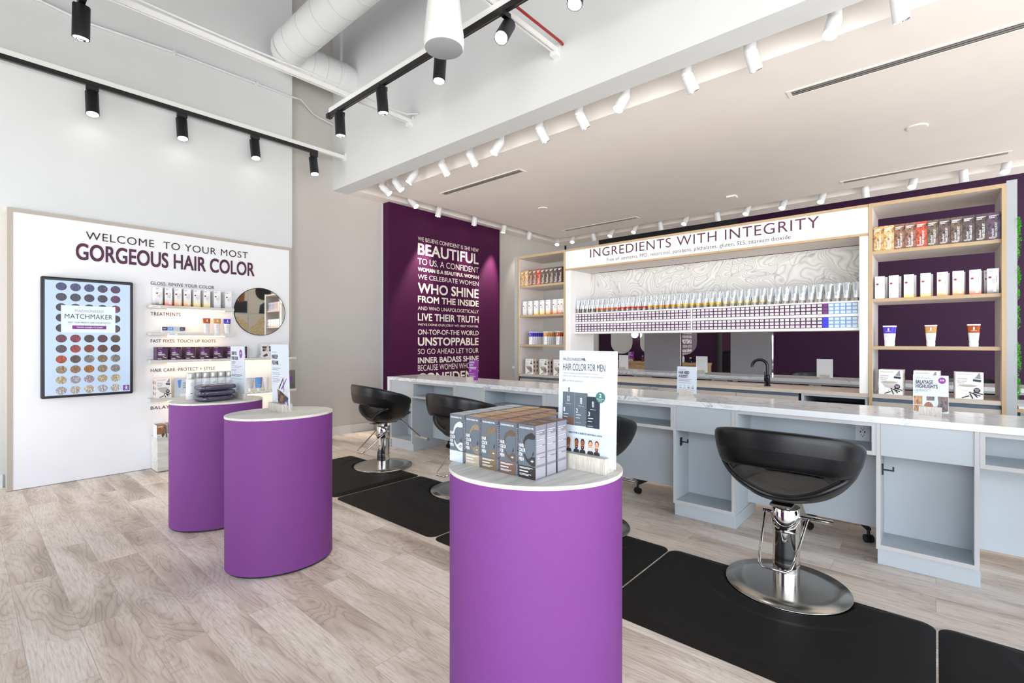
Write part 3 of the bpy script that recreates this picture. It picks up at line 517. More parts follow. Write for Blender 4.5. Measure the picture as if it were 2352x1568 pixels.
for i in range(5):
    K=Kit(men_box(i).build('hair_color_box')); x1=PY(ux[i][1],1080,1.144).x
    for k in range(rows[i]):
        K.put((x1-.0335,1.1445+.0555*k+.0012*math.sin(i*5+k*3)*(k>0),ZP+.0002),.012*math.sin(i*3+k*7)*(k>0),f'hair colour box for men with {MC[i][0]} hair picture, {nth(k+1)} from the front','box','hair colour boxes for men on the front pedestal')
# ================================================================ sign stands
def sign(label,cx,cy,z,bw,bd,bh,sw,sh,lean,cat='sign',board='sign_board',th=.006,blockmat='ash_block',slot=.5,rz=0,bx=0):
    """wood block with a leaning board; local frame, front faces -Y.  returns root, board builder frame"""
    t=thing('sign_stand',label,cat,(cx,cy,z))
    W_=_w(t); y0,y1=W_.y-bd/2,W_.y+bd/2; ys=y0+bd*slot; b=MB(); g=th/2+.001
    b.box(cx+bx-bw/2,cx+bx+bw/2,y0,ys-g,z+.0004,z+bh,blockmat); b.box(cx+bx-bw/2,cx+bx+bw/2,ys+g,y1,z+.0004,z+bh,blockmat); b.box(cx+bx-bw/2,cx+bx+bw/2,ys-g,ys+g,z+.0004,z+bh*.3,blockmat); b.build('wood_block',t)
    zb=z+bh*.3+.001; V=Vector((0,lean,sh)).normalized(); L=sh; n=Vector((0,-V.z,V.y)); O=Vector((cx-sw/2,ys,zb))+n*(th/2)
    b=MB(); P=[O,O+XA*sw,O+XA*sw+V*L,O+V*L]; Q=[p-n*th for p in P]; b.add(P+Q,[(0,1,2,3),(7,6,5,4),(0,4,5,1),(1,5,6,2),(2,6,7,3),(3,7,4,0)],board); bo=b.build('board',t)
    if rz: t.rotation_euler.z=rz
    return t,bo,O+n*.0008,V,n
# foreground sign: hair color for men
t,bo,O,V,n=sign('tall white hair color for men sign in a pale wood block',-.87,1.359,ZP,.185,.058,.05,.222,.372,.012,slot=.55,bx=-.002)
b=MB(); w=.222
b.text('MADISONREED',O+XA*.016+V*.338,XA,V,.072,.0095,'ink_navy',-.008,1.05); b.text('MR.',O+XA*.091+V*.338,XA,V,.018,.0095,'ink_navy',.02)
b.text('HAIR COLOR FOR MEN',O+XA*.016+V*.305,XA,V,.165,.0235,'ink_navy',.0)
b.text('• Natural-looking gray blending for hair and beard',O+XA*.014+V*.2925,XA,V,.145,.0065,'ink_grey',-.006); b.text('• Easy to use—apply, wait 15 minutes, rinse & shampoo',O+XA*.014+V*.2825,XA,V,.16,.0065,'ink_grey',-.006)
b.text('$25',O+XA*.016+V*.266,XA,V,.012,.008,'ink_navy',.0); b.text('($12.50 per application)',O+XA*.032+V*.266,XA,V,.066,.0075,'ink_grey',-.006)
b.build('heading_print',bo)
b=MB(); O2=O+n*.0002
b.rect(O2,XA,V,0,w,0,.105,'pale_blue'); b.rect(O2,XA,V,.018,.066,.122,.232,'mr_slate'); b.rect(O2,XA,V,.067,.117,.122,.232,'mr_slate'); O2=O+n*.0006
b.rect(O2,XA,V,.018,.066,.122,.148,'mr3_low'); b.rect(O2,XA,V,.114,.164,.12,.222,'ink_navy'); b.rect(O2,XA,V,.041,.045,.232,.248,'ink_navy'); O2=O+n*.001
for x,ch,yy in ((.023,'1',.165),(.073,'2',.165),(.12,'3',.158)): b.text(ch,O2+XA*x+V*yy,XA,V,.0055 if ch=='1' else .008,.0145,'white_paper',.01); bars(b,O2,XA,V,x,x+.02,[yy-.008,yy-.018],.002,'white_paper'); bars(b,O2,XA,V,x-.001,x+.02,[yy-.034],.003,'ink_grey')
for x,yy in ((.042,.212),(.092,.208),(.139,.2)):
    for j in range(4):
        for s_ in (-1,1): b.disc(O2,XA,V,x+s_*.0025,yy+.005-j*.005,.0016,.0025,'white_paper',8)
    b.rect(O2,XA,V,x-.011,x+.011,yy-.02,yy-.0192,'white_paper')
b.disc(O2,XA,V,.166,.222,.0175,.0175,'teal'); O3=O2+n*.0005; b.text('2',O3+XA*.1615+V*.222,XA,V,.009,.012,'white_paper',.02); b.text('APPLICATIONS',O3+XA*.153+V*.2155,XA,V,.026,.0028,'white_paper',.02); b.text('PER BOX',O3+XA*.159+V*.210,XA,V,.014,.0028,'white_paper',.02)
b.text('GRAY FOR A SUBTLE, NATURAL LOOK',O2+XA*.045+V*.094,XA,V,.13,.0065,'ink_navy',.01)
def portrait(b,O,x,y,w_,h_,skin,hr,beard):
    b.rect(O,XA,V,x,x+w_,y,y+h_,'grey_lam_edge'); cx=x+w_/2; n1=n*.0004
    b.poly(O+n1,XA,V,[(x,y),(x+w_,y),(x+w_*.95,y+h_*.2),(x+w_*.6,y+h_*.28),(x+w_*.4,y+h_*.28),(x+w_*.05,y+h_*.2)],'shirt')
    b.disc(O+n1*1.5,XA,V,cx,y+h_*.72,w_*.33,h_*.22,hr,16); b.disc(O+n1*2,XA,V,cx,y+h_*.55,w_*.29,h_*.3,skin,16); b.poly(O+n1*2.5,XA,V,[(cx+w_*.27*math.cos(a),y+h_*(.46+.22*math.sin(a))) for a in [PI+PI*i/10 for i in range(11)]],beard)
    b.rect(O+n1*3,XA,V,cx-w_*.1,cx+w_*.1,y+h_*.38,y+h_*.41,'white_paper'); b.rect(O+n1*3,XA,V,cx-w_*.18,cx-w_*.06,y+h_*.6,y+h_*.63,'black_ink'); b.rect(O+n1*3,XA,V,cx+w_*.06,cx+w_*.18,y+h_*.6,y+h_*.63,'black_ink'); b.rect(O+n1*3,XA,V,cx-w_*.03,cx+w_*.03,y+h_*.48,y+h_*.5,'icon_brown')
for x,sk,hr,bd in ((.034,'skin_a','icon_brown','skin_a'),(.066,'skin_a','black_ink','black_ink'),(.09,'skin_a','black_ink','black_ink'),(.12,'skin_b','icon_brown','grey_lam_edge'),(.144,'skin_b','icon_brown','icon_brown')): portrait(b,O2,x,.032,.0235,.052,sk,hr,bd)
b.build('picture_print',bo)
# makeup sign on the middle pedestal
t,bo,O,V,n=sign('tall white makeup for hair sign on the middle pedestal',-2.985,1.281,ZP,.19,.062,.048,.232,.385,-.012,slot=.6)
b=MB(); b.text('ROOT TOUCH-UP',O+XA*.016+V*.335,XA,V,.07,.008,'ink_grey'); b.text('MAKEUP',O+XA*.016+V*.298,XA,V,.082,.026,'ink_plum_dark',.012); b.text('FOR HAIR',O+XA*.016+V*.262,XA,V,.09,.026,'ink_plum_dark',.012)
bars(b,O,XA,V,.018,.13,[.24,.23,.212,.202,.188,.174,.165,.156],.003,'ink_grey'); b.text('$30',O+XA*.02+V*.138,XA,V,.012,.008,'ink_grey')
b.poly(O,XA,V,[(.13,.12),(.205,.185),(.21,.18),(.145,.115)],'violet'); b.poly(O,XA,V,[(.095,.12),(.165,.19),(.172,.10),(.166,.098),(.16,.172),(.105,.115)],'plum_box'); b.poly(O,XA,V,[(.08,.115),(.14,.10),(.225,.07),(.205,.02),(.14,.0),(.085,.035)],'ink_navy')
b.poly(O+n*.0004,XA,V,[(.09,.11),(.115,.105),(.1,.08),(.088,.08)],'skin_a'); b.poly(O+n*.0004,XA,V,[(.13,.085),(.165,.075),(.145,.032),(.11,.045)],'skin_a'); b.poly(O+n*.0008,XA,V,[(.17,.045),(.215,.055),(.22,.025),(.175,.012)],'violet'); b.poly(O+n*.0008,XA,V,[(.14,.03),(.17,.038),(.175,.008),(.145,.0)],'tan'); b.disc(O+n*.0012,XA,V,.196,.036,.01,.008,'white_paper',12)
for i in range(26): b.disc(O+n*.0003,XA,V,.08+.03*math.sin(i*2.3)+.0*i,.03+.035*math.cos(i*1.7),.0022,.0022,'skin_b',6); b.disc(O+n*.0003,XA,V,.19+.02*math.sin(i*1.9),.10+.02*math.cos(i*2.9),.002,.002,'tan',6)
b.build('print',bo)
# rear pedestal sign
t,bo,O,V,n=sign('tall white care for your color sign behind the wrapped capes',-3.875,1.36,ZP,.19,.03,.045,.262,.37,-.006,slot=.5,bx=.035)
b=MB(); b.text('CARE FOR',O+XA*.02+V*.305,XA,V,.1,.026,'ink_plum_dark',.012); b.text('YOUR COLOR',O+XA*.02+V*.268,XA,V,.125,.026,'ink_plum_dark',.012); b.disc(O,XA,V,.2,.315,.028,.032,'violet'); b.text('25%',O+n*.0005+XA*.185+V*.313,XA,V,.03,.013,'white_paper',.02)
bars(b,O,XA,V,.022,.1,[.25,.24],.004,'ink_plum'); bars(b,O,XA,V,.022,.22,[.222,.21],.003,'ink_grey'); bars(b,O,XA,V,.022,.11,[.19],.005,'ink_grey'); bars(b,O,XA,V,.022,.22,[.158,.148],.0035,'ink_plum'); bars(b,O,XA,V,.022,.22,[.128],.003,'ink_grey'); b.build('print',bo)
# wrapped capes
def cape(seed):
    rnd=random.Random(seed); 
    def f(u,v):
        a=2*PI*u; ph=PI*(v-.5); cx=math.copysign(abs(math.cos(a))**.45,math.cos(a)); cy=math.copysign(abs(math.sin(a))**.45,math.sin(a)); k=abs(math.cos(ph))**.28
        w=.006*math.sin(9*a+seed)*k+.004*math.sin(23*a+v*9+seed*2)
        return (.075*cx*k+w*.4,.116*cy*k+w*.5,.0192+.0185*math.copysign(abs(math.sin(ph))**.6,math.sin(ph))+.0015*math.sin(a*7+seed+v*12)*k)
    return MB().grid(64,15,f,'plastic_wrap',wrap=True)
for i,(rz,lab) in enumerate(((.12,'bottom'),(-.04,'middle'),(.05,'top'))):
    o=cape(i+1).build('wrapped_cape'); o.location=(-3.86+.008*i,1.20,ZP+.001+.039*i); o.rotation_euler.z=.02+rz; tag(o,f'dark grey folded cape in clear plastic, {lab} of the stack of three','cape','wrapped capes on the rear pedestal')
def bottle(h=.192,r=.029):
    b=MB(); b.lathe([(r*.9,0),(r,.004),(r,h*.72),(r*.95,h*.755),(r*.85,h*.77)],'white_gloss',24); b.rect((0,-r-.0006,0),XA,ZA,-.008,.004,.045,.05,'plum_box'); bars(b,Vector((0,-r-.0006,0)),XA,ZA,-.01,.01,[.12,.11,.1],.002,'ink_grey'); bo=b.build('hair_care_bottle')
    c=MB(); c.lathe([(r*.92,h*.772),(r*.95,h*.78),(r*.95,h-.006),(r*.85,h)],'silver_tab',24); c.build('cap',bo,label='silver cap'); return bo
BK=Kit(bottle())
for i,(u,x,v) in enumerate(((438,-4.045,917),(453,-4.09,0),(471.5,-4.09,0),(489.5,-4.09,0),(507.5,-4.09,0),(525.5,-4.09,0))):
    p=PX(u,900,x); BK.put((x,p.y,ZP+.0006),PI/2,f'white bottle with silver cap on the rear pedestal, {nth(i+1)} from left','bottle','white bottles on the rear pedestal')
# ================================================================ styling bar
SX0,SX1=-5.092,2.3; SY0,SY1,SZ0,SZ1=3.482,4.042,.818,.857
t=thing('bar_counter','long white marble bar top with a marble waterfall leg at its left end','counter',(-1.4,3.76,0))
MB().box(SX0,SX1,SY0,SY1,SZ0,SZ1,'marble').build('slab',t,bevel=.002); MB().box(SX0,SX0+.04,SY0,SY1,0.001,SZ0-.0005,'marble').build('waterfall_leg',t,bevel=.002)
FY=3.5; ZT=SZ0-.0015
UX=[-5.048]+[-3.871+1.2065*i for i in (0,1,2,3)]; UW=.432; UX=[-5.048,-3.882,-2.675,-1.469,-.261]
def under_unit(x0,lab,hook=True):
    x1=x0+UW; t=thing('bag_cabinet',lab,'cabinet',(x0+UW/2,3.76,0)); g='grey_lam'; w=.02
    b=MB(); b.box(x0,x0+w,FY,4.03,.09,ZT,g); b.box(x1-w,x1,FY,4.03,.09,ZT,g); b.box(x0+w,x1-w,3.745,3.765,.09,ZT,g); b.box(x0+w,x1-w,FY,3.745,.094,.117,g); b.build('carcass',t)
    b=MB(); b.box(x0,x0+w,FY-.003,FY-.0002,.09,ZT,'grey_lam_edge'); b.box(x1-w,x1,FY-.003,FY-.0002,.09,ZT,'grey_lam_edge'); b.box(x0+w,x1-w,FY-.003,FY-.0002,.094,.117,'grey_lam_edge'); b.build('edge_band',t)
    MB().box(x0+w+.001,x1-w-.001,FY+.001,FY+.02,.631,ZT,g).build('fascia_panel',t)
    MB().box(x0+.006,x1+.004,FY+.012,4.0,.001,.0895,g).build('toe_kick',t)
    if hook:
        b=MB(); hx=x0+w; b.box(hx+.0005,hx+.008,3.57,3.60,.505,.565,'black_metal'); b.box(hx+.008,hx+.058,3.581,3.589,.53,.538,'black_metal'); b.box(hx+.05,hx+.058,3.579,3.591,.53,.556,'black_metal'); b.build('bag_hook',t,label='black square coat hook')
labs=['grey open bag cabinet at the far waterfall end of the bar','grey bag cabinet under the bar behind the second salon chair','grey bag cabinet hidden behind the foreground pedestal','grey open bag cabinet left of the nearest salon chair','grey open bag cabinet right of the nearest salon chair']
for x,l in zip(UX,labs): under_unit(x,l)
nich=['first','second','third','fourth','fifth']
kl=['grey knee space shelf under the bar before the farthest chair','grey knee space shelf under the bar before the second chair','grey knee space shelf behind the men sign, with a wall outlet','grey knee space shelf before the nearest salon chair','grey knee space shelf at the right edge of the photo']
ends=UX[1:]+[1.55]
for i,(x0,xe) in enumerate(zip(UX,ends)):
    a,c=x0+UW+.001,xe-.001; t=thing('knee_shelf',kl[i],'shelf',((a+c)/2,3.76,0)); g='grey_lam'; e='grey_lam_edge'
    b=MB(); b.box(a,a+.02,FY+.001,3.80,.628,ZT,g); b.box(c-.02,c,FY+.001,3.80,.628,ZT,g); b.box(a+.02,c-.02,FY+.001,3.80,.628,.65,g); b.box(a+.02,c-.02,FY+.001,3.80,.795,ZT,g); b.build('box_shelf',t)
    b=MB(); b.box(a,a+.02,FY-.002,FY+.0008,.628,ZT,e); b.box(c-.02,c,FY-.002,FY+.0008,.628,ZT,e); b.box(a+.02,c-.02,FY-.002,FY+.0008,.628,.65,e); b.box(a+.02,c-.02,FY-.002,FY+.0008,.795,ZT,e); b.build('edge_band',t)
    MB().box(a,c,3.801,3.818,.118,ZT,g).build('modesty_panel',t)
    o=thing('wall_outlet',['white duplex outlet in the knee shelf of the farthest chair','white duplex outlet in the knee shelf of the second chair','white outlet with two charging ports left of the near bag cabinet','white outlet with two charging ports beside the nearest salon chair','white duplex outlet in the rightmost knee shelf'][i],'outlet',(c-.09 if i!=2 else c-.07,3.795,.712),'outlets in the knee shelves')
    q=_w(o); b=MB(); b.box(q.x-.037,q.x+.037,3.7955,3.8005,.655,.77,'white_gloss'); b.build('cover_plate',o)
    b=MB(); b.box(q.x-.018,q.x+.018,3.793,3.7955,.678,.747,'white_metal'); b.build('socket',o); b=MB(); Q=Vector((q.x,3.7925,0))
    for z in (.733,.692): b.rect(Q,XA,ZA,-.009,-.006,z-.005,z+.005,'black_ink'); b.rect(Q,XA,ZA,.006,.009,z-.004,z+.004,'black_ink'); b.disc(Q,XA,ZA,0,z-.009,.003,.003,'black_ink',8)
    for s_ in (-1,1): b.rect(Q,XA,ZA,s_*.011-.003,s_*.011+.003,.706,.718,'black_ink')
    b.build('slots',o)
# signs on the bar
def flat_sign(lab,u0,u1,vb,vt,bu0,bu1,bh,y,z=.857,board='sign_board',lean=.01,name='x'):
    a,c=PY(u0,vb,y),PY(u1,vb,y); h=PY((u0+u1)/2,vt,y).z-z-bh*.3; p,q=PY(bu0,vb,y),PY(bu1,vb,y)
    t,bo,O,V,n=sign(lab,(a.x+c.x)/2,y,z,abs(q.x-p.x),.035,bh,abs(c.x-a.x),h,lean,board=board,bx=(p.x+q.x)/2-(a.x+c.x)/2)
    return t,bo,O,V,n,abs(c.x-a.x),h
t,bo,O,V,n,w,h=flat_sign('white hair need a boost sign standing mid-way along the bar',1555,1599.5,903,842,1561.5,1592,.05,3.83)
b=MB(); b.text('DOES YOUR',O+XA*.02*w/.2+V*h*.87,XA,V,w*.36,h*.035,'ink_grey'); b.text('HAIR NEED',O+XA*w*.08+V*h*.72,XA,V,w*.55,h*.11,'ink_plum_dark',.03); b.text('A BOOST?',O+XA*w*.08+V*h*.58,XA,V,w*.48,h*.11,'ink_plum_dark',.03); bars(b,O,XA,V,w*.08,w*.75,[h*.52,h*.48,h*.45,h*.38],.003,'ink_grey')
for i,m in enumerate(('cyan_blue','door_beige','black_ink','ink_navy')):
    x=w*(.12+.21*i); b.poly(O,XA,V,[(x,h*.33),(x+w*.13,h*.33),(x+w*.1,h*.2),(x+w*.03,h*.2)],'pale_blue'); b.rect(O+n*.0004,XA,V,x+w*.01,x+w*.12,h*.2,h*.225,m); b.poly(O,XA,V,[(x+w*.05,h*.12),(x+w*.18,h*.15),(x+w*.18,h*.165),(x+w*.05,h*.14)],'grey_lam_edge'); b.disc(O+n*.0004,XA,V,x+w*.065,h*.28,w*.012,h*.02,'ink_navy',8)
b.build('print',bo)
t,bo,O,V,n,w,h=flat_sign('white balayage highlights sign on the bar at the right',2097,2179,948,862,2110,2163,.05,3.74)
for k,dk,lt in (('honey','6b4426','c99766'),('copper','4f2e1e','a9693f'),('ash','3b3233','7c6765')): hair(k,dk,lt,(40,4,10))
b=MB(); b.text('LIGHT works',O+XA*w*.08+V*h*.9,XA,V,w*.42,h*.045,'ink_grey',-.01); b.text('BALAYAGE',O+XA*w*.08+V*h*.76,XA,V,w*.49,h*.105,'ink_plum_dark',.02); b.text('HIGHLIGHTS',O+XA*w*.08+V*h*.645,XA,V,w*.62,h*.105,'ink_plum_dark',.02); bars(b,O,XA,V,w*.08,w*.52,[h*.6,h*.565],.003,'ink_grey'); b.text('$95',O+XA*w*.08+V*h*.51,XA,V,w*.08,h*.035,'ink_grey')
b.disc(O,XA,V,w*.82,h*.865,w*.105,h*.085,'magenta'); b.text('25%',O+n*.0006+XA*w*.755+V*h*.85,XA,V,w*.13,h*.045,'white_paper',.02)
b.rect(O,XA,V,w*.02,w*.27,h*.2,h*.43,'hair_honey'); b.rect(O,XA,V,w*.02,w*.27,h*.02,h*.18,'hair_honey'); b.rect(O,XA,V,w*.39,w*.61,h*.32,h*.43,'hair_ash'); b.disc(O+n*.0003,XA,V,w*.45,h*.15,w*.13,h*.13,'hair_copper'); b.rect(O,XA,V,w*.64,w*.99,h*.02,h*.44,'pale_blue'); b.poly(O+n*.0004,XA,V,[(w*.7,h*.44),(w*.99,h*.44),(w*.99,h*.06),(w*.82,h*.02),(w*.66,h*.1),(w*.72,h*.25)],'hair_ash'); b.build('print',bo)
t,bo,O,V,n,w,h=flat_sign('small magenta membership sign at the far end of the bar',1076.5,1097.5,875,827,1074,1089,.045,3.66,board='magenta',lean=.006)
def member(b,O,V,n,w,h):
    for j,s_ in enumerate(('UNLIMITED','ROOTS','MEMBERSHIP')): b.text(s_,O+XA*w*.08+V*h*(.84-.13*j),XA,V,w*(.55,.4,.75)[j],h*.085,'white_paper',.03)
    b.text('$70',O+XA*w*.1+V*h*.42,XA,V,w*.2,h*.06,'white_paper',.02); bars(b,O,XA,V,w*.08,w*.8,[h*.54,h*.3,h*.2,h*.17],.003,'white_paper')
b=MB(); member(b,O,V,n,w,h); b.build('print',bo)
# ================================================================ salon chairs, mats, stools
def chair():
    r=thing('salon_chair','','chair')
    b=MB(); b.lathe([(.289,.002),(.293,.006),(.291,.013),(.2,.017),(.075,.019)],'steel',72); b.build('base_plate',r)
    b=MB(); b.lathe([(.063,.019),(.063,.295)],'chrome',36); b.lathe([(.0645,.13),(.0645,.134)],'steel_dark',36); b.build('column',r)
    b=MB(); b.lathe([(.064,.295),(.069,.30),(.069,.415),(.064,.42)],'chrome',36); b.build('pump_collar',r)
    b=MB(); b.lathe([(.019,.42),(.019,.452)],'chrome',20); b.box(-.05,.05,-.13,.13,.446,.456,'steel_dark'); b.build('piston',r)
    b=MB(); pts=[(-.1,0,.375),(-.098,-.03,.36),(-.078,-.2,.222),(-.07,-.245,.19),(-.05,-.262,.178),(.05,-.262,.178),(.07,-.245,.19),(.078,-.2,.222),(.098,-.03,.36),(.1,0,.375)]; b.tube(pts,.0065,'chrome',10)
    for s_ in (-1,1): b.cyl((s_*.066,0,.375),(s_*.112,0,.375),.01,'chrome'); b.tube([(s_*.069,-.01,.372),(s_*.05,-.06,.33),(s_*.02,-.068,.315)],.004,'chrome',8)
    b.build('pump_handle',r)
    b=MB(); b.add([(-.016,.20,.452),(.016,.20,.452),(.016,.44,.235),(-.016,.44,.235),(-.016,.205,.462),(.016,.205,.462),(.016,.447,.245),(-.016,.447,.245)],[(0,3,2,1),(4,5,6,7),(0,1,5,4),(1,2,6,5),(2,3,7,6),(3,0,4,7)],'steel'); b.cyl((-.15,.445,.24),(.15,.445,.24),.016,'chrome',16); b.build('footrest',r)
    # upholstered bucket
    def se(a,p=.85): return math.copysign(abs(math.sin(a))**p,math.sin(a)),math.copysign(abs(math.cos(a))**p,math.cos(a))
    AM=2.2
    def prof(z): return 1.01*max(0,1-min(1,max(0,(.86-z)/.405))**2.6)**.4545
    def sm(x): x=min(1,max(0,x)); return x*x*(3-2*x)
    def ztop(q): return .855-.16*min(1,q/AM)**2.2
    def zup(q): return .664-.03*sm((q-.2)/.9)-.055*sm((q-1.12)/.28)
    def at(a,z,dr=0):
        s_,c_=se(a,.88); k=prof(z)
        if c_<0: k2=k+(max(k,.0)**.45-k)*(-c_)**1.2*(z<.56); return (.345*k*s_+dr*s_,-(.30*k2+dr)*c_,z)
        return ((.345*k+dr)*s_,-(((.30 if c_>0 else .31)*k)+dr)*c_,z)
    def band(u,v):
        a=-AM+2*AM*u; q=abs(a); k=1-.85*max(0,(q/AM-.94)/.06)**2.5; zt,zb=ztop(q),zup(q); zm=(zt+zb)/2; hh=(zt-zb)/2*k; th=.021*k
        c=2*PI*v; z=zm+math.copysign(abs(math.sin(c))**.4,math.sin(c))*hh; return at(a,z,math.copysign(abs(math.cos(c))**.6,math.cos(c))*th-.019)
    b=MB(); b.grid(65,24,band,'black_leather'); b.build('backrest',r)
    def rim(q):
        if q<1.45: return .497+.15*sm(q/1.4)**1.35
        return .647-.08*sm((q-2.05)/.5)
    def shell(u,v):
        a=2*PI*u-PI; zr=rim(abs(a)); return at(a,.4555+(zr-.4555)*v**2.2,0)
    b=MB(); b.grid(80,14,shell,'black_leather',wrap=True); o=b.build('seat_shell',r); m=o.modifiers.new('thick','SOLIDIFY'); m.thickness=.026; m.offset=-1
    def cush(u,v):
        a=2*PI*u; s_,c_=se(a,.8); ph=PI*(v-.5); k=abs(math.cos(ph))**.35; y=(.165 if c_>0 else .285)*c_
        return (.205*s_*k,-y*k,.490+.018*math.sin(ph)+.04*s_*s_*k*k+(.05*c_*c_*k if c_<0 else 0))
    MB().grid(48,13,cush,'seat_leather',wrap=True).build('seat_cushion',r)
    b=MB(); b.tube([at(a,rim(abs(a)),-.014)[:2]+(rim(abs(a))+.001,) for a in [-1.3+2.6*i/30 for i in range(31)]],.006,'black_leather',8); b.build('piping',r)
    return r
CHX=[-4.305,-3.07,-1.83,-.595,.645]; CHY=[2.896,2.885,2.885,2.877,2.87]
CHL=['black leather salon chair farthest along the bar, nearest the white wall','black leather salon chair second from the white wall, partly behind grey boxes','black leather salon chair behind the hair color for men sign','nearest whole black leather salon chair, on chrome column and round steel base','black leather salon chair cut off by the right edge of the photo']
CK_=Kit(chair())
for x,y,l in zip(CHX,CHY,CHL): CK_.put((x,y,0),{-4.305:-.12,-3.07:-.05}.get(x,0),l,'chair','salon chairs along the bar')
def floor_mat(x0,cx,cy):
    w,d,R,B,H=1.232,.885,.06,.055,.019; y0=2.032; nx,ny=112,80
    def f(u,v):
        # denser near edges
        X_=u*w; Y_=v*d; px=min(max(X_,R),w-R); py=min(max(Y_,R),d-R); dx,dy=X_-px,Y_-py; L=math.hypot(dx,dy)
        if L>0 and dx and dy:
            m_=max(abs(dx),abs(dy)); s_=m_/L; X_,Y_=px+dx*s_,py+dy*s_; e=R-m_
        else: e=min(X_,w-X_,Y_,d-Y_)
        z=H*min(1,e/B)**.8 if e>0 else 0
        gx,gy=x0+X_,y0+Y_; rr=math.hypot(gx-cx,gy-cy)
        if rr<.43: z-=.005*min(1,(.43-rr)/.02)
        if rr<.305: z=0
        return (gx,gy,max(z,.0012))
    return MB().grid(nx,ny,f,'mat_black')
ML=['black rubber floor mat under the farthest salon chair','black rubber floor mat under the second salon chair','black rubber floor mat mostly hidden by the foreground pedestal','black rubber floor mat under the nearest salon chair','black rubber floor mat at the lower right corner']
for i in range(5): tag(floor_mat(-4.952+1.24*i,CHX[i],CHY[i]).build('floor_mat',org=(-4.33+1.24*i,2.47,0)),ML[i],'mat','salon floor mats')
def stool():
    r=thing('rolling_stool','','stool'); b=MB(); b.lathe([(.03,.09),(.045,.1),(.045,.14),(.025,.15),(.025,.42)],'black_metal',20); b.build('hub_column',r)
    for i in range(5):
        a=2*PI*i/5+.3; c,s_=math.cos(a),math.sin(a); b=MB(); b.tube([(c*.03,s_*.03,.13),(c*.17,s_*.17,.115),(c*.29,s_*.29,.085)],[.022,.02,.015],'black_metal',8); lg=b.build('leg',r)
        b=MB(); b.cyl((c*.285,s_*.285,.085),(c*.285,s_*.285,.05),.009,'black_plastic',10)
        for q in (-1,1): P=Vector((c*.285-s_*.014*q,s_*.285+c*.014*q,.0262)); D=Vector((-s_,c,0))*.008; b.cyl(P-D,P+D,.0255,'black_plastic',16)
        b.build('caster',lg)
    b=MB(); b.lathe([(.15,.42),(.185,.425),(.195,.45),(.18,.485),(.1,.49)],'black_leather',32); b.build('seat',r); return r
SK=Kit(stool())
for (x,y,rz),l in zip(((-1.78,3.93,.2),(-.49,3.955,.0),(-4.35,4.05,.35)),('black five-leg rolling stool under the bar beside the men sign pedestal','black five-leg rolling stool under the bar behind the nearest chair','black rolling stool under the bar behind the second chair')): SK.put((x,y+.12,0),rz,l,'stool','rolling stools behind the bar')
# ================================================================ back bar: sink counter and tall display units
ZK=.857; YB2=5.47
t=thing('sink_counter','taupe sink counter running beneath the tall display units','counter',(-1.9,5.2,0)); b=MB()
b.box(-4.2,-1.62,YC,YB2,.826,ZK,'counter_taupe'); b.box(-1.26,.36,YC,YB2,.826,ZK,'counter_taupe'); b.box(-1.62,-1.26,YC,4.99,.826,ZK,'counter_taupe'); b.box(-1.62,-1.26,5.27,YB2,.826,ZK,'counter_taupe'); b.build('worktop',t)
t=thing('sink','undermounted steel sink beside the black tap','sink',(-1.44,5.13,.69)); b=MB()
b.box(-1.635,-1.62,4.975,5.285,.69,.8255,'steel'); b.box(-1.26,-1.245,4.975,5.285,.69,.8255,'steel'); b.box(-1.62,-1.26,4.975,4.99,.69,.8255,'steel'); b.box(-1.62,-1.26,5.27,5.285,.69,.8255,'steel'); b.box(-1.635,-1.245,4.975,5.285,.68,.69,'steel'); b.build('basin',t); MB().lathe([(.028,.6902),(.028,.693),(.02,.6935)],'steel_dark',20,(-1.44,5.13,0)).build('drain',t)
t=thing('faucet','black gooseneck tap on the sink counter','faucet',(-1.235,5.13,ZK)); fx,fy=-1.222,5.13
b=MB(); b.lathe([(.03,ZK+.0005),(.03,ZK+.006),(.024,ZK+.012),(.024,ZK+.1),(.02,ZK+.11)],'gunmetal',24,(fx,fy,0)); b.build('body',t)
b=MB(); pts=[(fx,fy,ZK+.105)]+[(fx-.065+.065*math.cos(a),fy-.01*(1-math.cos(a)),ZK+.19+.065*math.sin(a)*1.0) for a in [PI*i/16*1.05 for i in range(17)]]; b.tube(pts,.0135,'gunmetal',14); b.build('spout',t)
b=MB(); b.cyl((fx,fy-.02,ZK+.065),(fx-.0,fy-.058,ZK+.065),.017,'gunmetal',16); b.cyl((fx-.012,fy-.05,ZK+.065),(fx-.012,fy-.05,ZK+.14),.005,'gunmetal',10); b.build('lever_handle',t)
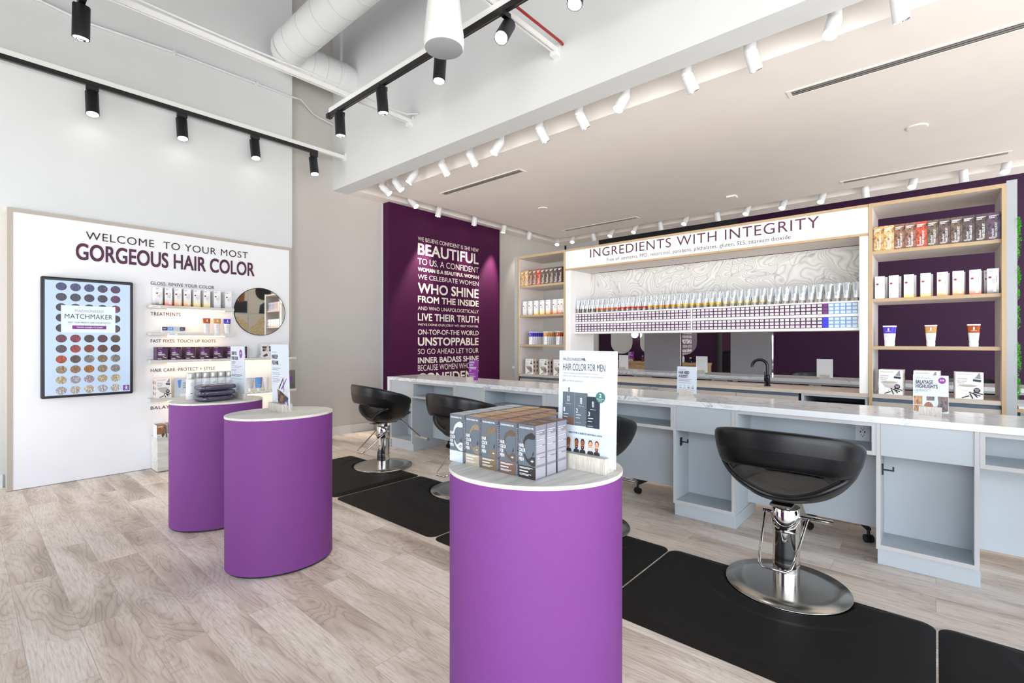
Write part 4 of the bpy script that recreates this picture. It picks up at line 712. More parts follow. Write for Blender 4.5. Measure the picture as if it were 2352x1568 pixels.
# base cabinets below the counter
BX=[-4.195,-3.43,-2.70,-1.98,-.925,-.40,.357]
for i in range(6):
    a,c=BX[i]+.003,BX[i+1]-.003
    if i==4: a,c=-.905,-.425
    lab=['taupe base cabinet below the left display unit','taupe base cabinet below the counter, second from left','taupe base cabinet below the counter, third from left, with twin tab pulls','taupe base cabinet beneath the sink','dark open niche with a black bin under the sink counter','taupe base cabinet below the right display unit'][i]
    t=thing('base_cabinet',lab,'cabinet',((a+c)/2,5.2,0),'base cabinets under the sink counter'); b=MB()
    if i==4:
        b.box(a,a+.018,YC+.012,YB2-.02,.001,.8245,'grey_lam'); b.box(c-.018,c,YC+.012,YB2-.02,.001,.8245,'grey_lam'); b.box(a+.018,c-.018,YB2-.04,YB2-.02,.001,.8245,'carcass_shade'); b.box(a+.018,c-.018,YC+.012,YC+.03,.808,.8245,'grey_lam'); b.build('carcass',t)
        q=thing('waste_bin','black open bin in the niche under the sink counter','bin',((a+c)/2,5.2,0)); bb=MB(); bb.box(a+.05,c-.05,YC+.06,YC+.07,.002,.72,'black_plastic'); bb.box(a+.05,c-.05,YB2-.1,YB2-.09,.002,.72,'black_plastic'); bb.box(a+.05,a+.06,YC+.07,YB2-.1,.002,.72,'black_plastic'); bb.box(c-.06,c-.05,YC+.07,YB2-.1,.002,.72,'black_plastic'); bb.box(a+.06,c-.06,YC+.07,YB2-.1,.002,.012,'black_plastic'); bb.build('bin_body',q); bb=MB(); bb.tube([(a+.045,YC+.055,.722),(c-.045,YC+.055,.722),(c-.045,YB2-.085,.722),(a+.045,YB2-.085,.722),(a+.045,YC+.055,.722)],.009,'black_metal',8); bb.build('rim',q); continue
    b.box(a,c,YC+.022,YB2-.01,.09,.8245,'carcass_shade') if i!=3 else (b.box(a,c,YC+.022,YC+.03,.09,.8245,'carcass_shade'),b.box(a,a+.02,YC+.03,YB2-.02,.09,.8245,'carcass_shade'),b.box(c-.02,c,YC+.03,YB2-.02,.09,.8245,'carcass_shade'))
    b.build('carcass',t); MB().box(a+.02,c-.02,YC+.06,YB2-.05,.001,.0895,'grey_lam').build('toe_kick',t); m=(a+c)/2
    for j,(p,q) in enumerate(((a,m-.002),(m+.002,c))):
        dr=MB().box(p,q,YC+.004,YC+.0215,.095,.795,'door_beige').build('door',t); hx=(q-.06) if j==0 else (p+.06)
        if i in (0,1,2,5): b=MB(); b.box(hx-.035,hx+.035,YC-.012,YC+.0035,.796,.799,'silver_tab'); b.box(hx-.035,hx+.035,YC-.012,YC-.009,.785,.796,'silver_tab'); b.build('tab_handle',dr)
def open_unit(lab,x0,x1,shz,post=None):
    t=thing('display_unit',lab,'shelf unit',((x0+x1)/2,5.2,ZK)); z0,z1=ZK+.0005,2.42; th=.024
    b=MB(); b.box(x0,x0+th,YC,YB2,z0,z1,'lam_light'); b.box(x1-th,x1,YC,YB2,z0,z1,'lam_light'); b.box(x0+th,x1-th,YC,YB2,z1-.03,z1,'lam_light'); b.build('carcass',t)
    b=MB(); zz=0.002 if x0>-1 else .6; b.box(x0,x0+th,YC-.006,YC-.0005,ZK-.3,z1,'wood_edge'); b.box(x1-th,x1,YC-.006,YC-.0005,ZK-.3,z1,'wood_edge'); b.box(x0+th,x1-th,YC-.006,YC-.0005,z1-.03,z1,'wood_edge'); b.build('wood_edging',t,label='oak coloured edging')
    for i,z in enumerate(shz):
        s_=MB().box(x0+th+.001,x1-th-.001,YC+.022,YB2-.002,z-.025,z,'lam_light').build('shelf_board',t); MB().box(x0+th+.001,x1-th-.001,YC+.016,YC+.0215,z-.026,z+.0,'wood_edge').build('shelf_edge',s_)
    return t
SHZ=[2.028,1.638,1.248]
open_unit('left tall open unit of hair colour kits and tubs behind the bar',-4.227,-3.447,SHZ)
open_unit('right tall open unit of hair colour kits and tubs behind the bar',-.418,.379,SHZ)
tag(MB().box(-4.275,-4.2275,YC-.002,YB2,.002,2.425,'post_grey').build('end_panel',org=(-4.25,5.2,0)),'narrow grey end panel left of the left display unit','panel')
ep=tag(MB().box(.3795,.433,YC-.002,YB2,.002,2.437,'post_grey').build('end_panel',org=(.41,5.2,0)),'grey end panel right of the right display unit, backing green moss','panel')
# middle unit: header sign, posts, swirl wall, tube ledge and box cubbies
t=thing('header_unit','wide middle unit with ingredients header, swirl back and box cubbies','shelf unit',(-1.93,5.2,ZK)); X0,X1=-3.445,-.4205; z1=2.42
b=MB(); b.box(X0,X1,YC-.002,YB2,z1-.022,z1,'wood_edge'); b.box(X0,X1,YC-.002,YC+.03,2.163,2.183,'wood_edge'); b.build('header_edging',t,label='oak coloured strips')
MB().box(X0,X0+.075,YC+.004,YB2,ZK+.001,2.162,'post_white').build('side_post',t); MB().box(X1-.06,X1,YC+.004,YB2,ZK+.001,2.162,'post_white').build('side_post',t)
MB().box(X0+.0755,X1-.0605,YC+.03,YB2-.1,2.163,2.183,'lam_light').build('soffit_board',t)
hb=MB().box(X0,X1,YC+.004,YC+.03,2.1835,z1-.0225,'post_white').build('header_board',t)
def htext(s,ul,ur,vtl,vbl,m,bold,sp):
    y=YC+.0025; a=PY(ul,vbl,y); c=PY(ul,vtl,y); d=PY(ur,vbl,y); return MB().text(s,(a.x,y,a.z),XA,ZA,d.x-a.x,c.z-a.z,m,bold,sp,8).build('header_lettering',hb)
htext('INGREDIENTS WITH INTEGRITY',1355.5,1881.5,572.3,591.8,'ink_plum',-.003,1.1)
htext('Free of: ammonia, PPD, resorcinol, parabens, phthalates, gluten, SLS, titanium dioxide',1394,1816,592.5,602.8,'ink_plum_dark',.0,1.06)
CYF=5.02; cx0,cx1=X0+.076,X1-.061
MB().box(cx0,cx1,5.40,5.42,1.637,2.162,'swirl_relief').build('swirl_panel',t)
b=MB(); b.box(cx0,cx1,CYF,5.40,1.622,1.636,'post_white'); b.box(cx0,cx1,CYF,5.40,1.5026,1.5263,'post_white'); b.box(cx0,cx1,CYF,5.40,1.383,1.4058,'post_white'); [b.box(q0,q1,CYF,5.40,w0,w1,'post_white') for q0,q1 in ((cx0,cx0+.018),(cx1-.016,cx1),(-1.9226,-1.9067)) for w0,w1 in ((1.4058,1.5026),(1.5263,1.622))]; b.build('cubby_frame',t)
# silver tubes
TC=['steel_dark']*4+['tc_or']*4+['tc_red']*6+['tc_am']*5+['tc_yel']*7+['tc_pale']*6+['foil']*11
for n_,c_ in (('tc_or','d8732f'),('tc_red','c8452e'),('tc_am','dd9a2e'),('tc_yel','e0b53a'),('tc_pale','dcc894')): mat(n_,c_,.35)
TNM=dict(steel_dark='grey',tc_or='orange',tc_red='red',tc_am='amber',tc_yel='yellow',tc_pale='pale yellow',foil='no colour')
def col_tube(band,h=.158):
    b=MB(); vs=[]; L_=[(.0,.0145,.0145),(.028,.0155,.0155),(.0285,.019,.018),(.05,.0198,.0175),(.09,.0225,.013),(h-.01,.0262,.0035),(h,.0265,.002)]; n=18
    for z,rx,ry in L_: vs+=[(rx*math.cos(2*PI*i/n),ry*math.sin(2*PI*i/n),z+.0025*math.sin(i*2.1)*(z>h-.005)) for i in range(n)]
    for j in range(6): b.add(vs[j*n:j*n+2*n],[(i,(i+1)%n,n+(i+1)%n,n+i) for i in range(n)],'cap_smoke' if j<1 else band if j<3 and z else 'foil',True)
    b.add(vs[:n],[tuple(reversed(range(n)))],'cap_smoke'); b.add(vs[-n:],[tuple(range(n))],'foil'); return b
TKS={}
rnd=random.Random(4); tx0,tx1=-3.335,-.515; NT=43
for i in range(NT):
    bnd=TC[i]
    if bnd not in TKS: TKS[bnd]=Kit(col_tube(bnd).build('color_tube'))
    x=tx0+(tx1-tx0)*i/(NT-1)
    for k in range(3):
        TKS[bnd].put((x+rnd.uniform(-.004,.004),CYF+.032+.048*k,1.6365),rnd.uniform(-.12,.12),f'silver tube, {TNM[bnd]} band, {nth(i+1)} from left, {["front","second","third"][k]} row, ledge below swirl panel','tube','silver colour tubes on the ledge')
# small boxes in the cubbies
def small_box(colr,lab='white_paper',w=.0418,h=.0312,d=.12):
    b=MB(); b.box(-w/2,w/2,0,d,0,h,colr); b.rect(FO,XA,ZA,-w*.38,w*.38,h*.18,h*.86,lab)
    if lab=='white_paper': b.rect(FO2,XA,ZA,-w*.24,w*.24,h*.42,h*.46,'ink_grey'); b.rect(FO2,XA,ZA,-w*.24,w*.2,h*.56,h*.62,'ink_grey')
    return b
mat('box_plum','5a2a50',.4); mat('box_plum2','4e2b52',.4); mat('box_blue','7fa6d6',.4); mat('box_royal','3636d8',.35); mat('lab_pale','cdd9e4',.5)
SB={k:Kit(small_box(*v).build('swatch_box')) for k,v in dict(plum=('box_plum',),dark=('box_plum2','plum_light'),blue=('box_blue','lab_pale'),royal=('box_royal','royal')).items()}
rows_=[('upper',1.5265),('lower',1.406)]; lay=['bottom','middle','top']; NL,NR=33,33; lp,rp=1.4270/NL,1.4080/NR
def sbput(k,x,z,col,name,ly,ro,side,n): SB[k].put((x,CYF+.004+.0025*math.sin(x*91+z*50),z),0,f'small {name} box, {nth(n)} from left, {ly} layer of {ro} {side} cubby','box',f'small {name} boxes in the cubbies')
far=MB()
for ro,zz in rows_:
    for l in range(3):
        z=zz+.0316*l
        for i in range(NL):
            x=cx0+.0188+lp*(i+.5)
            if i<11: far.box(x-.0205,x+.0205,CYF+.004,CYF+.12,z,z+.0312,'box_plum'); far.rect((x,CYF+.0032,z),XA,ZA,-.0158,.0158,.0056,.0268,'white_paper')
            else: sbput('plum',x,z,0,'purple',lay[l],ro,'left',i+1)
        for i in range(NR):
            x=-1.9062+rp*(i+.5)
            k='plum' if i<27 else ('dark' if ro=='upper' else 'royal') if i==27 else 'blue'
            nm={'plum':'purple','dark':'dark violet','royal':'bright royal blue','blue':'pale blue'}[k]; sbput(k,x,z,0,nm,lay[l],ro,'right',i+1)
o=far.build('swatch_boxes',org=(-3.1,5.08,1.406)); tag(o,'far left block of small purple boxes with white labels in the left cubbies','boxes'); o['kind']='stuff'
# products in the tall units
HB=[('golden blonde','5d3f22','dfae6a'),('light blonde','7a542c','ecc48a'),('auburn brown','2c1f1c','9a6b52'),('rose brown','2f2020','a0705c'),('copper red','5e1a12','d0583a'),('ash brown','1f1c1b','7a6450'),('espresso','1a1819','6a544a'),('cool brown','1d1a19','75604f'),('smoky brown','1c1b20','5d4c4c'),('soft black','141418','5a4640'),('blue black','121318','6a5068')]
def kit_box(i,w=.066,h=.2,d=.06):
    nm,dk,lt=HB[i]; hair('kit%d'%i,dk,lt,(14,30,7)); b=MB(); b.box(-w/2,w/2,0,d,0,h,'hair_kit%d'%i); O=FO
    b.quad((-w/2,-.001,h+.0008),(w/2,-.001,h+.0008),(w/2,d,h+.0008),(-w/2,d,h+.0008),'ink_grey')
    bars(b,O,XA,ZA,-w*.4,w*.35,[h*.88,h*.855],.0035,'white_paper'); b.rect(O,XA,ZA,-w*.4,w*.05,h*.8,h*.83,'white_paper'); bars(b,O,XA,ZA,-w*.4,w*.25,[h*.09,h*.06],.003,'letter_cream')
    b.text('HAIR COLOR KIT',O+XA*w*.26+ZA*h*.12,ZA,-XA,h*.52,w*.2,'white_paper',.03); b.text('radiant',O+XA*-w*.02+ZA*h*.12,ZA,-XA,h*.3,w*.22,'white_paper',.01); return b
HK=[Kit(kit_box(i).build('color_kit_box')) for i in range(11)]
rp_=[(75,137),(140,205),(208,274),(277,345),(347,417),(420,490),(494,568),(569,647),(648,725),(729,808),(811,893)]
for i,(a,c) in enumerate(rp_):
    u=1980+(a+c)/2/2.801; x=PY(u,560,YC+.03).x
    if i==0: x=max(x,-.358)
    HK[i].put((min(max(x,-.36),.318),YC+.03,SHZ[0]+.0005),0,f'{HB[i][0]} hair colour kit box, {nth(i+1)} from left, top shelf of right unit','box','hair colour kits on the right unit')
lp_=[(95,138),(143,190),(193,240),(243,288),(292,335),(340,385),(390,435),(440,488),(493,540),(545,598)]
for i,(a,c) in enumerate(lp_):
    x=-4.165+.0683*i; HK[i].put((x,YC+.03,SHZ[0]+.0005),0,f'{HB[i][0]} hair colour kit box, {nth(i+1)} from left, top shelf of left unit','box','hair colour kits on the left unit')
order=[7,6,5,4,3,2,1,0]
for i,(a,c) in enumerate([(82,187),(218,328),(367,482),(533,652),(693,826),(853,983),(1020,1156),(1198,1335)]):
    u=1990+(a+c)/2/4.3545; x=PY(u,650,YC+.03).x; x=min(max(x,-.358),.318); j=[7,6,5,4,3,2,1,0][i]
    for k in range(2): GK[j].put((x+.012*k if i<7 else x-.012*k,YC+.032+.1*k,SHZ[1]+.0005),0,f'white gloss box fading to {GN[j]}, {nth(i+1)} from left, {["front","back"][k]}, right unit','box','gloss boxes on the right unit')
for i,(a,c) in enumerate([(103,155),(172,220),(240,292),(312,362),(383,433),(467,515),(523,575),(592,640)]):
    u=1180+(a+c)/2/5.2286; x=min(PY(u,710,YC+.03).x,-3.51); j=[7,6,5,5,3,2,1,0][i]
    for k in range(3): GK[j].put((x,YC+.032+.044*k,SHZ[1]+.0005),0,f'white gloss box fading to {GN[j]}, {nth(i+1)} from left, {["front","second","third"][k]}, left unit','box','gloss boxes on the left unit')
for n,u,nk in (('indigo',2041,2),('tan',2138,1),('orange_brown',2236.5,1)):
    x=PY(u,780,YC+.06).x
    for k in range(nk): TK[n].put((x+.012*k,YC+.055+.05*k,SHZ[2]+.0005),0,f'white tub with {TN[n]} top{[""," at the back"][k]}, third shelf of right unit','tub','mask tubs on the right unit')
for n,u,nk in (('indigo',1220,6),('tan',1253.8,5),('orange_brown',1282.5,3)):
    x=PY(u,780,YC+.06).x
    for k in range(nk): TK[n].put((x,YC+.055+.045*k,SHZ[2]+.0005),0,f'white tub with {TN[n]} top, {nth(k+1)} from the front, third shelf of left unit','tub','mask tubs on the left unit')
for i,(u,nk) in enumerate(((2045.7,3),(2127.8,3),(2226,2))):
    x=PY(u,900,YC+.05).x
    for k in range(nk): KB.put((x+(.004*k if i<2 else -.006*k),YC+.045+.055*k,ZK+.0005),0,f'white tool kit box with bowl, {nth(i+1)} from left, {["front","second","third"][k]}, counter of right unit','box','tool kit boxes in the right unit')
for i,(u,nk) in enumerate(((1216,2),(1248.6,3),(1281,2))):
    x=PY(u,860,YC+.05).x
    for k in range(nk): KB2.put((x,YC+.045+.062*k,ZK+.0005),0,f'white tool kit box with bowl, {nth(i+1)} from left, {["front","second","third"][k]}, counter of left unit','box','tool kit boxes in the left unit')
# moss on the right end panel
rnd=random.Random(7); b=MB()
clumps=[(rnd.uniform(1.7,2.36),rnd.uniform(.03,.06)) for i in range(10)]+[(1.62,.03),(1.5,.04),(1.42,.03),(1.22,.05),(1.16,.06),(1.10,.055),(1.0,.02),(.93,.03),(.97,.04),(.90,.03)]
for cz,cr in clumps:
    for q in range(7):
        cy=YC+.03+.07*q+rnd.uniform(-.02,.02); r0=cr*rnd.uniform(.7,1.1)
        for i in range(46):
            th=rnd.uniform(0,2*PI); ph=math.acos(rnd.uniform(0,1)); n=Vector((math.cos(ph)*.55,math.sin(ph)*math.cos(th),math.sin(ph)*math.sin(th))); P=Vector((.4335,cy,cz))+Vector((n.x*r0*.7,n.y*r0,n.z*r0*1.3))
            tng=n.orthogonal().normalized()*.0035; tng.rotate(Matrix.Rotation(rnd.uniform(0,6.28),3,n)); tip=P+n.normalized()*rnd.uniform(.006,.016)+Vector((0,0,.004)); P.x=max(P.x,.4336); tip.x=max(tip.x,.434)
            b.add([P-tng,P+tng,tip],[(0,1,2)],'moss')
o=b.build('moss_cover',ep,label='bright green preserved moss'); o['kind']='stuff'
t=thing('side_table','small oak topped table with papers at the right photo edge','table',(.9,5.8,0)); MB().box(.45,1.4,5.6,6.1,.72,.745,'vanity_oak').build('table_top',t); 
b=MB(); b.box(.47,.51,5.62,6.08,.001,.72,'black_metal'); b.build('leg',t); b=MB(); b.box(1.34,1.38,5.62,6.08,.001,.72,'black_metal'); b.build('leg',t)
tag(MB().box(.5,.85,5.62,5.9,.7455,.765,'white_paper').build('paper_stack',org=(.6,5.7,.7455)),'stack of white papers on the oak side table','papers')
# ================================================================ back room
t=thing('bar_counter','marble counter of the back room beyond the sink counter','counter',(-2,6.65,0)); MB().box(-5.6,2.6,6.4,6.98,.817,.857,'marble').build('slab',t)
b=MB(); b.box(-5.55,2.55,6.44,6.46,.12,.75,'grey_lam'); b.box(-5.6,2.6,6.43,6.45,.795,.8165,'grey_lam_edge'); 
for i in range(8): b.box(-5.5+1.1*i,-5.46+1.1*i,6.46,6.95,.001,.8165,'grey_lam')
b.build('base',t)
for i,(u0,u1,l) in enumerate(((1480,1562,'grey mirror back on the back counter, left of the two'),(1678,1773,'grey mirror back on the back counter, behind the tap'))):
    a,c=PY(u0,784,6.9),PY(u1,784,6.9); t=thing('station_mirror',l,'mirror',((a.x+c.x)/2,6.93,.857)); MB().box(a.x,c.x,6.90,6.93,.8575,2.3,'wall_slate').build('back_panel',t); MB().box(a.x,c.x,6.9305,6.936,.8575,2.3,'mirror').build('mirror_glass',t); MB().box(c.x+.0005,c.x+.018,6.895,6.936,.8575,2.3,'chrome').build('edge_trim',t)
for u0,u1,vt,vb,bu0,bu1,l in ((1422,1443,815,847,1424.5,1437.5,'blank white sign back on the far counter, leftmost'),(1599,1625,818,854,1602,1619,'blank white sign back on the far counter behind the boost sign'),(1876,1913,824,865.5,1883,1906,'blank white sign back on the far counter, rightmost by the tap')):
    a,c=PY(u0,vb,6.6),PY(u1,vb,6.6); z=PY(u0,vt,6.6).z; p,q=PY(bu0,vb,6.6),PY(bu1,vb,6.6); sign(l,(a.x+c.x)/2,6.6,.857,q.x-p.x,.04,.045,c.x-a.x,z-.857-.014,.0,board='acrylic',bx=(p.x+q.x)/2-(a.x+c.x)/2)
# vanity stations on the far purple wall
t=thing('vanity_desk','long oak vanity along the far purple wall','desk',(-4.6,10.05,0)); MB().box(-6.15,-3.5,9.85,10.295,.80,.845,'vanity_oak').build('desk_top',t)
for i in range(3): d_=MB().box(-6.12+.88*i,-5.27+.88*i,9.87,10.29,.62,.799,'vanity_oak').build('drawer',t)
b=MB(); b.box(-6.12,-6.06,9.9,10.29,.001,.619,'black_metal'); b.build('leg',t); b=MB(); b.box(-3.6,-3.54,9.9,10.29,.001,.619,'black_metal'); b.build('leg',t)
for i,(u0,u1) in enumerate(((1403.5,1453),(1470.5,1519),(1541,1601))):
    a,c=PY(u0,784,10.28),PY(u1,784,10.28); w=(c.x-a.x)/2; cx=(a.x+c.x)/2; zb=PY(1428,812,10.28).z; n=16
    pts=[(cx+w*math.cos(PI+PI*k/n),zb+w*.9+w*.9*math.sin(PI+PI*k/n)) for k in range(n+1)]+[(cx+w*math.cos(PI*k/n),2.3+w*.9*math.sin(PI*k/n)) for k in range(n+1)]
    t=thing('vanity_mirror',f'pill shaped mirror on the far purple wall, {nth(i+1)} from left','mirror',(cx,10.29,zb)); b=MB(); k=len(pts)
    b.add([(x,10.298,z) for x,z in pts]+[(x,10.275,z) for x,z in pts],[tuple(range(k))]+[(q,(q+1)%k,k+(q+1)%k,k+q) for q in range(k)],'gold'); b.build('rim',t); b=MB(); b.add([(x,10.2748,z) for x,z in pts],[tuple(reversed(range(k)))],'mirror'); b.build('mirror_glass',t)
p=PY(1458,768,10.18); t=thing('globe_sconce','glowing white globe lamp between the far vanity mirrors','lamp',(p.x,10.2,p.z)); g=MB(); g.lathe([(.078*math.sin(PI*i/16)+1e-6,.078*-math.cos(PI*i/16)) for i in range(17)],'globe',24,(p.x,10.18,p.z)); g.build('globe',t); MB().cyl((p.x,10.25,p.z),(p.x,10.299,p.z),.03,'gold').build('wall_mount',t)
a,c=PY(1442.5,828,10.0),PY(1456,828,10.0); t,bo,O,V,n=sign('small magenta sign on the far oak vanity','%.3f'%0 and (a.x+c.x)/2,10.0,.845,.1,.04,.045,c.x-a.x,.2,.0,board='magenta'); b=MB(); member(b,O,V,n,c.x-a.x,.2); b.build('print',bo)
for u,l,m,h,r in ((1476,'pump bottle on the far oak vanity','plum_box',.13,.028),(1569,'white tube bottle in the far vanity reflection corner','white_gloss',.15,.03),(1586,'brown tinted jar on the far oak vanity','gunmetal',.11,.05)):
    p=PY(u,826,10.05); o=tag(MB().lathe([(r,.8455),(r,.845+h*.75),(r*.5,.845+h*.8)],m,16,(p.x,10.05,0)).build('vanity_bottle',org=(p.x,10.05,.845)),l,'bottle'); MB().lathe([(r*.4,.845+h*.8+.0005),(r*.4,.845+h)],'cream',12,(p.x,10.05,0)).build('cap',o)
# shampoo area seen through the far opening
t=thing('shampoo_unit','black shampoo basin and grey recliner through the far doorway','basin',(-3.9,12.2,0))
b=MB(); b.lathe([(.05,.6),(.2,.64),(.25,.85),(.24,.87),(.2,.72)],'black_plastic',24,(-3.72,12.0,.2)); b.build('basin_bowl',t); b=MB(); b.box(-4.1,-3.3,11.7,12.4,.001,.62,'cream'); b.build('pedestal',t)
b=MB(); b.box(-4.0,-3.4,11.2,11.32,.4,1.0,'steel_dark'); b.box(-4.0,-3.4,10.7,11.3,.3,.42,'steel_dark'); b.box(-3.95,-3.45,10.75,11.25,.001,.3,'black_metal'); b.build('recliner',t)
# chairs of the back room
for x,l in ((-1.25,'black salon chair behind the far counter, left of the blank sign'),(.35,'black salon chair behind the far counter by the right unit')): tag(dup(CK_.o,(x,7.75,0),PI+.3),l,'chair','salon chairs in the back room')
# hair posters and a shelf seen only in the round mirror
for i,(y0,y1,z0,z1,kd) in enumerate(((4.45,5.55,2.12,2.95,'dark'),(4.45,5.55,1.3,2.09,'blonde'),(5.58,6.3,2.12,2.95,'dark'),(5.58,6.3,1.3,2.09,'blonde'))):
    t=thing('hair_poster',f'{kd} hair poster on the right wall, {["nearer","farther"][i//2]} one','poster',(3.19,(y0+y1)/2,z0)); b=MB(); b.box(3.185,3.199,y0,y1,z0,z1,'cream'); O=Vector((3.184,y1,z0)); U=-YA; w,h=y1-y0,z1-z0
    if kd=='dark': hair('afro','0d0b0b','2c2422',(9,9,9)) if 'hair_afro' not in MATS else 0; b.poly(O,U,ZA,[(0,0),(w*.6,0),(w*.55,h*.3),(w*.35,h*.42),(0,h*.42)],'shirt'); b.poly(O-XA*.001,U,ZA,[(w*.08,h*.38),(w*.22,h*.38),(w*.22,h*.7),(w*.06,h*.7)],'skin_a'); b.poly(O-XA*.002,U,ZA,[(w*(.42+.32*math.cos(a)),h*(.78+.3*math.sin(a))) for a in [2*PI*k/18 for k in range(18)]],'hair_afro')
    else: hair('blonde','a8875a','ecd9ae',(1,5,26)) if 'hair_blonde' not in MATS else 0; b.poly(O-XA*.001,U,ZA,[(w*(.35+.36*math.cos(a)*(1+.05*math.sin(5*a))),h*(.5+.42*math.sin(a))) for a in [2*PI*k/24 for k in range(24)]],'hair_blonde'); b.poly(O-XA*.0015,U,ZA,[(w*.3,0),(w*.8,0),(w*.95,h*.5),(w*.6,h*.7)],'hair_blonde')
    b.build('print',t)
# ================================================================ overhead
def black_head(loc,lab,aim=(0,0,-1),power=SPOT_B,soft=False,ang=62,group='black track heads'):
    t=thing('track_head',lab,'spotlight',loc,group); x,y,z=loc; r=.05; d=Vector(aim).normalized()
    b=MB(); b.box(x-.018,x+.018,y-.045,y+.045,3.61,3.648,'black_metal'); b.box(x-.016,x+.016,y-.02,y+.02,z+.1,3.61,'black_metal'); b.build('track_adapter',t)
    c=Vector((x,y,z)); top=c-d*.11; bot=c+d*.11
    b=MB(); b.tube([top,top+d*.002,bot],[r*.92,r,r],'black_metal',32,caps=False); b.tube([bot,bot-d*.02],[r*.9,r*.82],'chrome',32,caps=False); u=d.orthogonal().normalized(); w=d.cross(u)
    b.add([top+(u*math.cos(2*PI*i/32)+w*math.sin(2*PI*i/32))*r*.92 for i in range(32)],[tuple(range(32))],'black_metal')
    b.add([bot+(u*math.cos(2*PI*i/32)+w*math.sin(2*PI*i/32))*rr for rr in (r,r*.9) for i in range(32)],[(i,(i+1)%32,32+(i+1)%32,32+i) for i in range(32)],'black_metal'); b.build('lamp_body',t)
    b=MB(); q=bot-d*.012; b.add([q+(u*math.cos(2*PI*i/24)+w*math.sin(2*PI*i/24))*r*.84 for i in range(24)],[tuple(range(24))],'lens_on' if not soft else 'lens_soft'); b.build('lens',t)
    spot(t,bot+d*.012-c,d,power,ang,NEUT); return t
def track(lab,p0,p1,axis):
    t=thing('light_track',lab,'track',tuple((Vector(p0)+Vector(p1))/2)); w=.021
    def bx(h,z0,z1,q0,q1,m,n):
        b=MB(); 
        if axis=='y': b.box(q0[0]-h,q0[0]+h,q0[1],q1[1],z0,z1,m)
        else: b.box(q0[0],q1[0],q0[1]-h,q0[1]+h,z0,z1,m)
        return b.build(n,t)
    bx(.019,3.650,3.69,p0,p1,'black_metal','black_rail'); bx(.004,3.6485,3.6498,p0,p1,'steel_dark','conductor'); bx(w,3.6905,3.735,p0,p1,'white_metal','strut_channel'); return t
t=track('black track on a white strut along the welcome wall',(-5.88,-2.5,3.65),(-5.88,2.985,3.65),'y')
b=MB(); b.box(-5.901,-5.859,2.985,3.345,3.6905,3.735,'white_metal'); b.box(-5.92,-5.84,3.345,YB-.0005,3.665,3.76,'white_metal'); b.build('wall_bracket',t)
for i,y in enumerate((.815,1.525,2.241,2.939)): black_head((-5.88,y,3.49),f'black track spotlight over the welcome panel, {nth(i+1)} from left',aim=(.22,0,-1),ang=25,power=12)
t=track('black track crossing in front of the white bulkhead',(-4.80,2.58,3.65),(1.6,2.58,3.65),'x'); MB().box(-4.85,-4.80,2.555,2.605,3.645,3.69,'black_metal').build('end_feed',t)
hx=[(-4.606,(.0,.06,-1)),(-3.853,(0,.1,-1)),(-3.041,(.03,-.1,-1)),(-2.325,(.25,-.75,-1)),(-1.709,(.0,-.3,-1))]
for i,(x,d) in enumerate(hx): black_head((x,2.58,3.51),f'black track spotlight before the bulkhead, {nth(i+1)} from left',aim=d,power=SPOT_B*(.8 if i!=3 else 1.2))
t=track('short black track at the upper left corner of the photo',(-4.56,.567,3.65),(1.5,.567,3.65),'x')
black_head((-4.52,.567,3.53),'large black track spotlight at the upper left corner',aim=(-.1,0,-1),power=SPOT_B,soft=True)
for x,l in ((-4.446,'white strut running from the bulkhead toward the upper left'),(-2.43,'white strut beside the red pipe')):
    t=thing('ceiling_strut',l,'strut',(x,0,3.74)); b=MB(); b.box(x-.021,x-.006,-2.5,3.345,3.7355,3.775,'white_metal'); b.box(x+.006,x+.021,-2.5,3.345,3.7355,3.775,'white_metal'); b.box(x-.006,x+.006,-2.5,3.345,3.755,3.775,'steel_dark'); b.build('channel',t); b=MB(); b.box(x-.03,x+.03,3.3,YB-.0005,3.70,3.735,'white_metal'); b.box(x-.035,x+.035,3.346,YB-.0005,3.7355,3.81,'white_metal'); b.build('wall_bracket',t)
tag(MB().tube([(-2.37,-1,3.80),(-2.37,3.31,3.80),(-2.37,3.34,3.80),(-2.37,YB,3.79)],.011,'red_pipe',10).build('red_pipe',org=(-2.37,2,3.8)),'thin red conduit alongside the white strut','pipe')
tag(MB().tube([(-4.40,-1+.45*i,3.79+.006*math.sin(i*2)) for i in range(10)]+[(-4.38,3.25,3.79),(-4.30,3.34,3.80)],.009,'wall_white',8).build('flex_cable',org=(-4.4,1,3.79)),'white flexible cable lying on the left strut','cable')
pts=[PX(u,v,-5.978) for u,v in ((-60,-46),(90,0),(195,50),(400,120),(590,192),(660,219))]+[PX(u,v,-6.0) for u,v in ((690,228),)]+[PX(u,v,-6.17) for u,v in ((703,243),(720,262),(733,270))]; pts.append((-6.17,YB-.001,pts[-1].z-.03))
t=thing('wall_conduit','white conduit running down across the upper left wall','pipe',tuple(pts[3])); MB().tube(pts,.012,'wall_white',10).build('conduit',t)
for q in (pts[3],pts[4]): MB().box(-5.9995,-5.962,q.y-.012,q.y+.012,q.z-.02,q.z+.02,'wall_white').build('clip',t)
